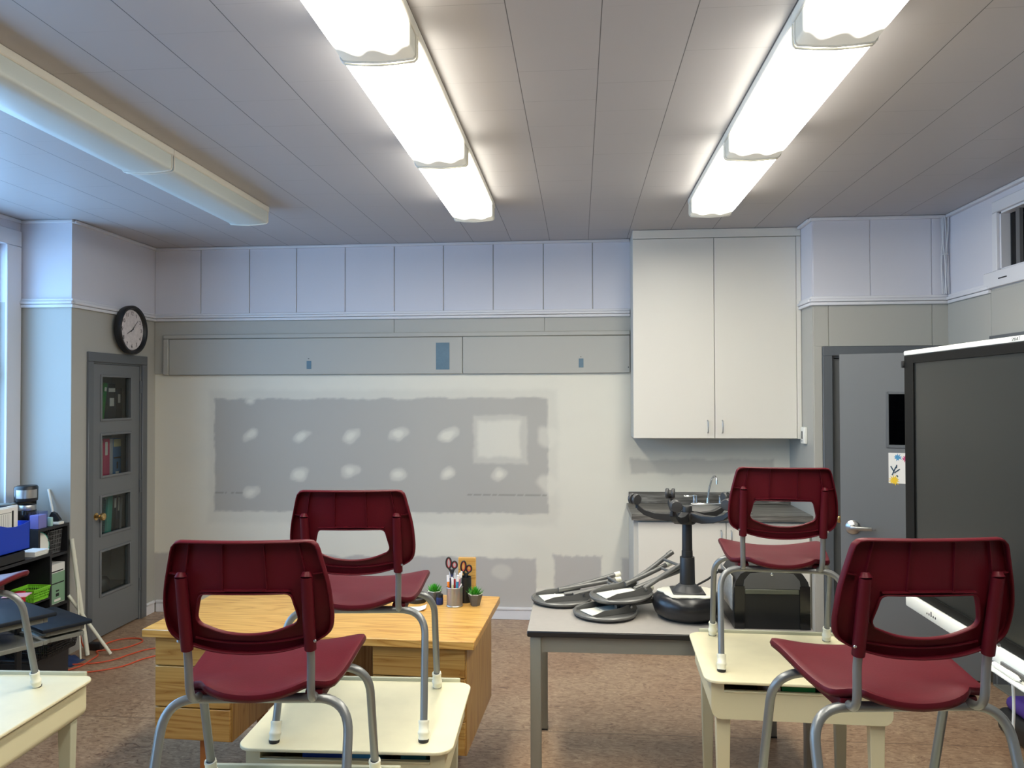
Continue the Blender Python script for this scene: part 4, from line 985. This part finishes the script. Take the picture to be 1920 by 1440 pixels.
    for s_ in (-1, 1):
        b = MB(); pts = [(s_*PW, yp(z)+.008, z+sh) for z in (.088, .15, .21, .268)]
        b.tube(pts, [.0145, .0145, .0142, .0135], 'burgundy', 14); b.tube([(s_*PW, yp(.268)+.008, .268+sh), (s_*PW, yp(.268)+.010, .279+sh)], [.0145, .009], 'burgundy', 12); sk_ = b.build('post_socket', br)
        b = MB(); b.lathe([(0, 0), (.004, 0), (.003, .002), (0, .003)], 'satin_metal', 10, M=Tr(s_*(PW-.014*s_*0)+.016*(1 if s_ > 0 else -1)*.9, yp(.11)-.004, .112+sh, rx=PI/2)); b.build('rivet', sk_)
    # --- posts: down from the backrest, curving forward under the seat
    for s_ in (-1, 1):
        pts = fillet([(s_*PW, yp(.12)+.008, .12+sh), (s_*PW, yp(.06)+.008, .06+sh), (s_*PW*.985, -.178, -.048+sh), (s_*PW*.94, -.075, -.040+sh)], [.2, .075], 9)
        pts.append(Vector((s_*PW*.93, .06, -.034+sh)))
        MB().tube(pts, .0098, 'tube_grey', 14).build('back_post', r)
    # --- seat shell
    seat = [(0, -.198), (.07, -.193), (.118, -.172), (.136, -.138), (.186, -.122), (.200, -.02), (.207, .09), (.211, .205), (.17, .222), (.08, .227), (0, .228)]
    so = seat+[(-a, c) for a, c in seat[-2:0:-1]]
    srs = [.03, .04, .035, .018, .03, .05, .05, .022, .03, .03, .03, .03, .03, .022, .05, .05, .03, .018, .035, .04]
    SO = resample(rounded(so, srs[:len(so)]), 100)
    def zs(px, py):
        rr = 1-sst(-.17, -.06, py)
        z = -.020+.008*sst(-.2, 0, py)+.020*min(1, (px/.125)**2)*rr*(1-.75*sst(.11, .19, abs(px)))
        z += (.002+.016*sst(-.06, .15, py))*min(1, abs(px)/.2)**2*(1-rr)
        return z-.010*sst(.16, .23, py)*(1-.8*min(1, (px/.2)**2))
    vs = []; n = len(SO); rings = []
    for s_, dz in ((.9, -.020), (.985, -.018), (1.0, -.008), (.985, 0), (.96, .001)): rings.append([(px*s_, .015+(py-.015)*s_, zs(px, py)+dz) for px, py in SO])
    for s_ in (.88, .76, .62, .46, .3, .15): rings.append([(px*s_, .015+(py-.015)*s_, zs(px*s_, .015+(py-.015)*s_)) for px, py in SO])
    rings = rings[1:]
    for R in rings: vs += [(a, b_, c+sh) for a, b_, c in R]
    fs = [(i*n+j, i*n+(j+1) % n, (i+1)*n+(j+1) % n, (i+1)*n+j) for i in range(len(rings)-1) for j in range(n)]
    vs.append((0, .015, zs(0, .015)+sh)); q = (len(rings)-1)*n
    fs += [(q+j, q+(j+1) % n, len(vs)-1) for j in range(n)]
    b = MB(); b.add(vs, fs, 'burgundy', True); st = b.build('seat', r)
    md = st.modifiers.new('thick', 'SOLIDIFY'); md.thickness = .004; md.offset = -1
    # under-seat mounting bosses
    for s_ in (-1, 1): MB().box(s_*PW*.95-.022, s_*PW*.95+.022, -.13, .13, -.062+sh, -.030+sh, 'burgundy', .006).build('mounting_boss', st)
    # --- two inverted-U leg tubes with sleeves
    for nm, cx_, cy_, fx_, fy_, cz_ in (('rear_leg_tube', .226, -.125, .233, -.247, -.052), ('front_leg_tube', .232, .105, .234, .205, -.055)):
        pts = fillet([(-fx_, fy_, .012), (-cx_, cy_, cz_+sh), (cx_, cy_, cz_+sh), (fx_, fy_, .012)], .085, 10)
        lg = MB().tube(pts, .0118, 'tube_grey', 16).build(nm, r)
        for s_ in (-1, 1):
            A = Vector((s_*fx_, fy_, 0)); dv = (Vector((s_*cx_, cy_, cz_+sh))-A).normalized(); Q = dv.to_track_quat('Z', 'Y').to_matrix().to_4x4()
            b = MB(); b.lathe([(.0118, .062), (.0165, .062), (.0172, .056), (.0158, .053), (.0158, .033), (.0185, .029), (.0185, .023), (.016, .02), (.0165, .006), (.0118, .006)], 'rubber_white', 20, ring=True, M=Matrix.Translation(A) @ Q)
            b.build('leg_sleeve', lg)
            MB().lathe([(0, 0), (.0155, 0), (.0165, .004), (.0165, .009), (0, .009)], 'rubber_black', 20, M=Matrix.Translation(A)).build('foot_tip', lg)
    return r
chair(-.742, 2.645, .7005, .089, .43, 1., 'burgundy school chair standing on the cream desk before the teacher desk')
chair(.768, 3.155, .7655, -.095, .416, .975, 'burgundy school chair standing on the cream desk beside the grey table, before the sink')
chair(-.80, 1.988, .6835, .091, .409, 1., 'nearest burgundy school chair on the left, overlapping the teacher desk in view')
chair(.741, 2.004, .6875, .107, .427, 1., 'nearest burgundy school chair on the right, in front of the large display')
chair(-2.232, 2.535, .7005, .089, .43, 1., 'burgundy school chair on the desk at the left photo edge, mostly cut off')

# ---------------------------------------------------------------- interactive display
dp = empty('interactive_display', (1.39, 2.60, 0), 'large dark touch display with white top strip at the right photo edge', 'display'); dp.rotation_euler = (0, 0, .0)
y0, y1, z0, z1 = -.85, .84, .952, 1.945
MB().box(.0, .07, y0, y1, z0, z1, 'bezel_black', .004).build('housing', dp)
b = MB()
for (a, c, q0, q1) in ((y1-.085, y1, z0, z1), (y0, y0+.085, z0, z1), (y0+.085, y1-.085, z1-.034, z1), (y0+.085, y1-.085, z0, z0+.034)): b.box(-.012, .001, a, c, q0, q1, 'bezel_black', .001, seg=1)
b.build('bezel', dp)
MB().box(-.006, .0, y0+.085, y1-.085, z0+.034, z1-.034, 'screen').build('screen', dp)
MB().box(-.014, .05, y0, y1+.003, z1+.0005, z1+.021, 'white_plastic', .006).build('top_strip', dp)
bar = MB().box(-.03, .04, y0, y1-.03, z0-.055, z0-.002, 'white_plastic', .008).build('bottom_bar', dp)
b = MB(); v_, f_ = text_geo('SMART', .016); b.add(v_, f_, 'mid_grey', M=Matrix.Translation((-.0145, -.015, z1+.0105)) @ FXN); b.build('top_mark', dp)
b = MB()
for k, h in enumerate((.004, .006, .017, .006, .006)): b.box(-.0312, -.0298, .60-k*.018, .606-k*.018, z0-.034, z0-.034+h+.002, 'ink')
b.build('bar_mark', bar)
MB().box(-.036, -.028, -.35, .06, z0-.05, z0-.034, 'mid_grey', .002, seg=1).build('pen_groove', bar)
tr = MB().box(-.072, -.025, -.36, .08, z0-.062, z0-.053, 'white_plastic', .003).build('pen_tray', bar)
MB().box(-.02, .03, y1, y1+.018, z1-.05, z1-.02, 'black_plastic', .004).build('edge_clip', dp)
b = MB(); b.box(.08, .14, -.56, -.20, .3, 1.6, 'dark_grey', .004); b.box(.06, .16, -.44, -.32, .06, .31, 'dark_grey', .004); b.box(-.06, .5, -.58, -.52, .05, .1, 'dark_grey', .01); b.box(-.06, .5, -.24, -.18, .05, .1, 'dark_grey', .01); b.box(.06, .16, -.53, -.23, .05, .1, 'dark_grey', .006)
b.box(.069, .085, -.5, -.26, 1.1, 1.5, 'dark_grey')
for x_ in (-.03, .47):
    for y_ in (-.55, -.21): b.tube([(x_, y_-.012, .026), (x_, y_+.012, .026)], .026, 'rubber_black', 16)
b.build('stand', dp)
pn = empty('stylus', (1.39-.054, 2.60-.02, z0-.0525), 'white stylus pen lying on the display tray', 'pen'); b = MB()
b.tube([(0, .08, .009), (0, -.0, .009)], .0085, 'white_plastic', 12); b.tube([(0, 0, .009), (0, -.05, .009)], .0095, 'white_plastic', 12); b.tube([(0, -.05, .009), (0, -.072, .009)], [.008, .003], 'white_plastic', 12); b.build('pen_barrel', pn)
b = MB(); b.tube([(0, -.072, .009), (0, -.078, .009)], [.003, .0015], 'black_plastic', 8); b.build('pen_tip', pn)
b = MB(); b.tube(spline([(1.44, 2.76, .90), (1.445, 2.755, .75), (1.44, 2.75, .6), (1.455, 2.73, .4), (1.52, 2.66, .2), (1.6, 2.5, .02), (1.9, 2.3, .008)], 8), .005, 'white_plastic', 8)
tag(b.build('display_cable'), 'white cable hanging below the large display', 'cable')
bg = empty('school_bag', (2.30, 4.22, 0), 'black and purple bag on the floor by the right wall, cut by the photo edge', 'bag')
colm('bag_purple', 70, 48, 140)
MB().box(-.1, .16, -.16, .16, 0, .13, 'black_plastic', .04, seg=4).build('bag_body', bg); MB().box(-.07, .15, -.13, .13, .125, .2, 'bag_purple', .035, seg=4).build('bag_flap', bg)

# ---------------------------------------------------------------- shelves at the left wall
def shelf_unit(x0, x1, y0, y1, zs_, label):
    r = empty('bookcase', ((x0+x1)/2, (y0+y1)/2, 0), label, 'bookcase', 'black bookcases under the window'); a, c = (x1-x0)/2, (y1-y0)/2
    for s_ in (-1, 1): MB().box(-a, a, s_*c-.009, s_*c+.009, 0, zs_[-1]-.018, 'black_wood').build('side_panel', r)
    for z in zs_: MB().box(-a, a, -c-(.009 if z == zs_[-1] else -.009), c+(.009 if z == zs_[-1] else -.009), z-.018, z, 'black_wood').build('shelf', r)
    MB().box(-a, -a+.005, -c+.009, c-.009, .0, zs_[-1]-.018, 'black_wood').build('back_panel', r); return r
shelf_unit(-3.885, -3.51, 4.815, 5.105, [.06, .385, .725, .915], 'taller black bookcase against the closet corner')
shelf_unit(-3.885, -3.40, 3.86, 4.775, [.06, .50, .775], 'lower black bookcase under the window holding trays')
# coffee maker
cm = empty('coffee_maker', (-3.69, 4.935, .9155), 'black and steel coffee maker on the taller bookcase', 'coffee maker')
cmR = Tr(rz=-.75) @ Matrix.Scale(.86, 4)
MB().box(-.075, .085, -.08, .08, 0, .03, 'black_plastic', .006, M=cmR).build('base', cm)
MB().box(-.08, -.02, -.075, .075, .03, .31, 'black_gloss', .012, M=cmR).build('water_tank', cm)
MB().lathe([(.0, .2), (.073, .2), (.076, .21), (.078, .305), (.07, .318), (0, .32)], 'black_plastic', 32, M=cmR @ Tr(.01, 0, 0)).build('brew_head', cm)
b = MB(); vs = []
for i in range(15):
    a = -1.25+i*2.1/14
    for z in (.225, .29): vs.append((.01+.0795*math.cos(a), .0795*math.sin(a), z))
b.add(vs, [(2*i, 2*i+2, 2*i+3, 2*i+1) for i in range(14)], 'satin_metal', True, M=cmR); b.build('steel_panel', cm)
b = MB(); b.lathe([(0, .032), (.05, .032), (.064, .06), (.066, .1), (.052, .15), (.05, .165), (0, .165)], 'black_gloss', 28, M=cmR @ Tr(.01, 0, 0)); b.lathe([(.0655, .13), (.0665, .133), (.0665, .165), (.064, .17), (0, .172)], 'satin_metal', 28, M=cmR @ Tr(.01, 0, 0)); b.build('carafe', cm)
tb = empty('radio', (-3.79, 4.86, .9155), 'small dark box with pale edges at the left photo edge beside the coffee maker', 'radio')
MB().box(-.06, .06, -.035, .035, 0, .16, 'dark_grey', .006, M=Tr(rz=.3)).build('box_body', tb); b = MB(); b.box(-.061, .061, -.037, .037, .15, .161, 'table_leg', .002, seg=1, M=Tr(rz=.3)); b.box(.052, .062, -.037, .037, 0, .16, 'beige_dull', .002, seg=1, M=Tr(rz=.3)); b.build('pale_edging', tb)
# magazine holder and papers on the lower unit
mh = empty('magazine_file', (-3.50, 4.40, .8355), 'bright blue plastic magazine file standing on the black tray', 'file box', rz=.0)
b = MB(); e = .004
side = [(-.12, 0), (.12, 0), (.12, .235), (.06, .228), (-.02, .236), (-.12, .265)]
sideM = Matrix(((0, 0, 1, 0), (-1, 0, 0, 0), (0, 1, 0, 0), (0, 0, 0, 1)))
hw = [(-.16, 0), (.22, 0), (.22, .172), (.17, .160), (.10, .152), (.03, .160), (-.06, .185), (-.16, .205)]
MYZ = Matrix(((0, 0, 1, 0), (1, 0, 0, 0), (0, 1, 0, 0), (0, 0, 0, 1)))
b.prism(hw, .066, .07, 'blue_plastic', M=MYZ); b.prism(hw, -.07, -.066, 'blue_plastic', M=MYZ)
b.box(-.07, .07, -.16, .22, 0, .004, 'blue_plastic'); b.box(-.07, .07, .216, .22, 0, .172, 'blue_plastic'); b.box(-.07, .07, -.16, -.156, 0, .205, 'blue_plastic'); b.build('file_box', mh)
for k, (x_, y_, h_, ry_) in enumerate([(.048, .0, .268, .0), (.03, .03, .275, .02), (.0, .06, .262, .0)]):
    o = MB().box(-.004, .004, -.14, .13, 0, h_, 'paper', .001, seg=1).build('paper_stack'); o.location = (-3.50+x_, 4.40+y_, .8397)
    tag(o, ['frontmost white booklet with ruled lines in the blue magazine file', 'second white booklet in the blue magazine file', 'rearmost white booklet in the blue magazine file'][k], 'booklet', 'booklets in the blue magazine file')
    if k == 0:
        b = MB(); b.box(.0042, .0052, .085, .1, .06, h_-.02, 'ink')
        for q in range(13): b.box(.0042, .0048, -.12+q*.015, -.1185+q*.015, .08, h_-.035, 'mid_grey')
        b.box(.0042, .0048, -.13, .08, h_-.03, h_-.027, 'mid_grey'); b.build('ruled_lines', o)
pb = empty('acrylic_box', (-3.555, 4.865, .9155), 'lilac translucent plastic box on the taller bookcase', 'box')
colm('lilac', 196, 186, 222, .2)
b = MB()
for (x0, x1, a, c) in ((-.035, -.032, -.045, .045), (.032, .035, -.045, .045), (-.035, .035, -.045, -.042), (-.035, .035, .042, .045)): b.box(x0, x1, a, c, 0, .11, 'clear_plastic')
b.build('box_walls', pb); MB().box(-.031, .031, -.041, .041, .001, .09, 'lilac', .004).build('contents', pb)
tr_ = empty('paper_tray', (-3.485, 4.34, .7755), 'black letter tray under the blue magazine file on the lower bookcase', 'tray')
b = MB(); b.box(-.095, .082, -.2, .2, 0, .006, 'black_plastic'); b.box(.076, .082, -.2, .2, .0, .0595, 'black_plastic'); b.box(-.095, -.089, -.2, .2, .0, .0595, 'black_plastic'); b.box(-.09, .08, .194, .2, .006, .0595, 'black_plastic'); b.box(-.09, .08, -.03, .01, .006, .0595, 'black_plastic'); b.box(-.09, .08, -.2, -.194, .006, .0595, 'black_plastic'); b.build('tray_body', tr_)
b = MB()
for q in range(7): b.box(-.055+.003*(q % 3), .055+.004*(q % 2), -.06, .06+.002*q, q*.0045, q*.0045+.0038, 'paper', .0005, seg=1)
o = b.build('paper_stack'); o.location = (-3.46, 4.69, .7757); tag(o, 'loose stack of white papers at the right end of the lower bookcase', 'papers')
# on the taller unit: punch, tape, stick
hp_ = empty('hole_punch', (-3.56, 5.035, .9155), 'dark and white desk punch on the taller bookcase', 'hole punch')
MB().box(-.04, .05, -.028, .028, 0, .018, 'white_plastic', .005).build('punch_base', hp_)
b = MB(); b.prism([(-.04, .02), (.03, .02), (.045, .03), (.01, .075), (-.015, .085), (-.03, .06)], -.014, .014, 'black_plastic', M=FY, smooth=False); b.build('punch_lever', hp_, .003)
MB().box(-.034, -.002, -.02, .02, .018, .05, 'white_plastic', .005).build('punch_body', hp_)
o = MB().box(-.016, .016, -.013, .013, 0, .06, 'p_mint', .005).build('glue_stick'); o.location = (-3.535, 4.95, .9157); tag(o, 'small pale green and white bottle beside the lilac box', 'bottle')
b = MB(); b.tube([(-3.60, 5.09, .925), (-3.675, 5.129, 1.14)], .008, 'white_plastic', 10); tag(b.build('plastic_rod'), 'short white plastic rod leaning on the closet wall above the bookcase', 'rod')
# shelf contents
bk = empty('wire_basket', (-3.60, 5.01, .7255), 'grey perforated basket in the taller bookcase', 'basket')
b = MB()
for i in range(9):
    for s_ in (-1, 1): b.tube([(s_*.06-.0, -.05+.1*i/8, 0), (s_*.07, -.055+.11*i/8, .15)], .0022, 'mid_grey', 5)
    for s_ in (-1, 1): b.tube([(-.06+.12*i/8, s_*.05, 0), (-.07+.14*i/8, s_*.055, .15)], .0022, 'mid_grey', 5)
for z in (0, .03, .06, .09, .12, .15):
    f_ = 1+z; b.tube([(-.06*f_, -.05*f_, z+.002), (.06*f_, -.05*f_, z+.002), (.06*f_, .05*f_, z+.002), (-.06*f_, .05*f_, z+.002)], .0028, 'mid_grey', 5, closed=True)
b.box(-.06, .06, -.05, .05, 0, .004, 'mid_grey'); b.build('basket_mesh', bk)
pl = empty('plate', (-3.545, 4.885, .8075), 'white round plate with teal rim standing in the taller bookcase', 'plate'); pl.rotation_euler = (0, PI/2-.2, 0); pl.location.x = -3.56
MB().lathe([(0, .003), (.05, .003), (.072, .012), (.0725, .009), (.05, 0), (0, 0)], 'white_plastic', 36).build('plate_disc', pl); MB().lathe([(.07, .0095), (.078, .013), (.0785, .010), (.07, .0065)], 'bn_teal', 36, ring=True).build('plate_rim', pl)
colm('b_green', 132, 170, 138); colm('b_sky', 140, 184, 210)
for nm, ya, yb_, m, lb, h_ in (('binder', 4.876, 4.922, 'b_sky', 'narrow pale blue and white binder in the taller bookcase', .255), ('binder', 4.930, 5.088, 'b_green', 'wide green and white binder in the taller bookcase', .268)):
    o = empty(nm, (-3.52, (ya+yb_)/2, .3855), lb, 'binder', 'binders in the taller bookcase'); w2 = (yb_-ya)/2
    MB().box(-.2, 0, -w2, w2, 0, h_, 'paper', .003, seg=1).build('cover', o)
    b = MB(); b.box(-.001, .001, -w2+.003, w2-.003, .005, h_*.78, m); b.build('spine_band', o)
    for (k_, q0, q1, mm) in ((.75, .8, .83, 'ink'), (.85, .5, .53, 'ink'), (.2, .3, .34, 'ink'), (.2, .18, .26, 'ink'), (.4, .06, .12, 'paper')):
        MB().box(-.001, .0014, -w2*k_, w2*k_, h_*q0, h_*q1, mm).build('spine_print', o)
colm('lime', 130, 205, 50)
gb = empty('green_basket', (-3.45, 4.66, .5005), 'lime green plastic basket in the lower bookcase', 'basket')
def basket(r, a, c, h, m, holes, n=12):
    b = MB(); t = 1.15
    b.box(-a, a, -c, c, 0, .004, m)
    for z0_, z1_ in ((0, h*.2), (h*.78, h)):
        for s_ in (-1, 1):
            f0, f1 = 1+(t-1)*z0_/h, 1+(t-1)*z1_/h
            b.add([(s_*a*f0, -c*f0, z0_), (s_*a*f0, c*f0, z0_), (s_*a*f1, c*f1, z1_), (s_*a*f1, -c*f1, z1_)], [(0, 1, 2, 3)], m)
            b.add([(-a*f0, s_*c*f0, z0_), (a*f0, s_*c*f0, z0_), (a*f1, s_*c*f1, z1_), (-a*f1, s_*c*f1, z1_)], [(0, 1, 2, 3)], m)
    for i in range(n+1):
        u = -1+2*i/n
        for s_ in (-1, 1):
            b.tube([(s_*a, u*c, 0), (s_*a*t, u*c*t, h)], .0022, m, 4); b.tube([(u*a, s_*c, 0), (u*a*t, s_*c*t, h)], .0022, m, 4)
    for q in holes: f = 1+(t-1)*q; b.tube([(-a*f, -c*f, h*q), (a*f, -c*f, h*q), (a*f, c*f, h*q), (-a*f, c*f, h*q)], .003, m, 5, closed=True)
    b.tube([(-a*t, -c*t, h), (a*t, -c*t, h), (a*t, c*t, h), (-a*t, c*t, h)], .005, m, 6, closed=True)
    b.build('basket_mesh', r)
basket(gb, .065, .065, .075, 'lime', (.4, .6))
o = MB().box(-.025, .025, -.025, .025, 0, .085, 'pn_red', .004).build('red_box'); o.location = (-3.43, 4.53, .5005); tag(o, 'red box beside the lime basket in the lower bookcase', 'box')
# two small dark-topped tables in front
def small_table(loc, rz, z, w, d, label, bb=.16):
    r = empty('dark_table', (loc[0], loc[1], 0), label, 'table', 'dark-topped tables by the bookcases', rz)
    MB().box(-w, 0, -d, 0, z-.022, z, 'dark_table', .006).build('table_top', r)
    b = MB(); e = .03
    for q, h in ((z-.05, .027), (z-bb, .022)):
        b.box(-w+e, -e, -d+e, -d+e+.02, q, q+h, 'table_leg', .002, seg=1); b.box(-w+e, -e, -e-.02, -e, q, q+h, 'table_leg', .002, seg=1)
        b.box(-e-.02, -e, -d+e+.02, -e-.02, q, q+h, 'table_leg', .002, seg=1); b.box(-w+e, -w+e+.02, -d+e+.02, -e-.02, q, q+h, 'table_leg', .002, seg=1)
    b.box(-w+e+.01, -e-.01, -d+e+.01, -e-.01, z-bb+.003, z-bb+.009, 'table_leg'); b.build('book_shelf_frame', r)
    for x in (-.36 if w < .5 else -.30, -w+e+.02):
        for y in (-d+e+.02, -e-.02): MB().box(x-.0125, x+.0125, y-.0125, y+.0125, 0, z-.0225, 'black_wood', .003, seg=1).build('leg', r)
    return r
small_table((-2.575, 3.665), -.52, .72, .60, .46, 'dark blue-topped table nearest the left photo edge')
t2 = small_table((-2.71, 4.155), -.55, .54, .46, .26, 'lower dark-topped table with a laptop on its shelf', .085)
# laptop on the shelf of table 2
lp = empty('laptop', (-2.71, 4.155, .4775), 'closed silver laptop sticking out on the shelf of the lower dark table', 'laptop', None, -.55)
MB().box(-.36, -.08, -.30, -.06, 0, .007, 'lamp_housing', .002).build('laptop_base', lp); MB().box(-.36, -.08, -.30, -.06, .0074, .012, 'lamp_housing', .002).build('laptop_lid', lp)
kb = empty('storage_basket', (-3.06, 4.22, .3305), 'black perforated basket under the lower dark table', 'basket', None, 0); basket(kb, .12, .12, .10, 'black_plastic', (.3, .45, .6), 22)
sbx = empty('storage_box', (-3.17, 4.22, 0), 'black box on the floor carrying the perforated basket', 'box', None, 0)
MB().box(-.165, .165, -.16, .16, 0, .315, 'black_wood', .004, seg=1).build('box_body', sbx); MB().box(-.168, .168, -.163, .163, .3155, .33, 'black_wood', .003, seg=1).build('lid', sbx)
colm('cloth_blue', 24, 44, 84)
b = MB(); vs = []; fs = []
for i in range(13):
    for j in range(9):
        x, y = -.12+.02*i, -.09+.0225*j; vs.append((x, y, .002+.045*max(0, 1-(x/.125)**2-(y/.095)**2)*(1+.5*vn(x, y, 25, 4))))
for i in range(12):
    for j in range(8): fs.append((i*9+j, (i+1)*9+j, (i+1)*9+j+1, i*9+j+1))
b.add(vs, fs, 'cloth_blue', True); o = b.build('blue_cloth'); o.location = (-3.415, 4.97, .0); o.scale = (.65, .9, 1); tag(o, 'crumpled dark blue cloth on the floor beside the taller bookcase', 'cloth')
colm('pale_pink', 214, 150, 150)
# paper and pink sheets on the near table
o = MB().box(-.06, .06, -.045, .045, 0, .006, 'pale_pink', .003, seg=1).build('pink_folder'); o.location = (-2.99, 3.93, .7205); o.rotation_euler = (0, 0, .3); tag(o, 'pink papers lying on the near dark table', 'papers')

# ---------------------------------------------------------------- floor clutter by the closet
for nm, A, B, r_, lb in (('white_rail', (-3.362, 5.10, .012), (-3.500, 5.126, .80), .014, 'thick white plastic rail leaning in the closet corner'),
                         ('white_rail', (-3.365, 5.03, .008), (-3.47, 5.131, .66), .006, 'thin white rod leaning beside the thick rail'),
                         ('white_rail', (-3.22, 5.14, .010), (-3.495, 5.09, .42), .011, 'short white rail leaning low with its foot towards the desk')):
    tag(MB().tube([A, B], r_, 'rubber_white', 10).build(nm), lb, 'rail', 'white plastic rails leaning by the closet')
cz = .006
cord = [(-2.3, 5.28, cz), (-2.72, 5.30, cz), (-2.99, 5.292, cz), (-3.088, 5.16, cz), (-3.13, 5.05, cz), (-3.22, 4.97, cz), (-3.38, 4.92, cz), (-3.44, 4.86, cz), (-3.33, 4.79, cz), (-3.169, 4.80, cz), (-3.007, 4.92, cz), (-2.93, 5.10, cz), (-2.75, 5.22, cz), (-2.3, 5.17, cz)]
tag(MB().tube(spline(cord, 8), .005, 'orange_cord', 8).build('extension_cord'), 'long orange extension cord looping across the floor to the teacher desk', 'cord')
cord2 = [(-3.36, 4.75, cz), (-3.28, 4.90, .007), (-3.27, 5.00, .016), (-3.30, 5.12, .008), (-3.36, 5.20, .006), (-3.30, 5.23, .006), (-3.22, 5.26, .006), (-3.16, 5.42, .006), (-3.24, 5.50, .006), (-3.36, 5.46, .006), (-3.42, 5.30, .006), (-3.44, 5.19, .03), (-3.455, 5.16, .12), (-3.46, 5.17, .2), (-3.44, 5.17, .15)]
tag(MB().tube(spline(cord2, 8), .005, 'orange_cord', 8).build('extension_cord'), 'tangled orange cord coiled round the white rails by the closet', 'cord')
o = MB().box(-.05, .05, -.03, .03, 0, .05, 'black_plastic', .008).build('power_adapter'); o.location = (-3.40, 5.25, .0); tag(o, 'black power block on the floor among the orange cords by the closet', 'power adapter')
b = MB(); b.box(-.02, .02, -.015, .015, 0, .025, 'rubber_black', .006); o = b.build('cord_plug'); o.location = (-3.16, 4.74, 0); tag(o, 'black plug end on the floor beside the orange cord', 'plug')
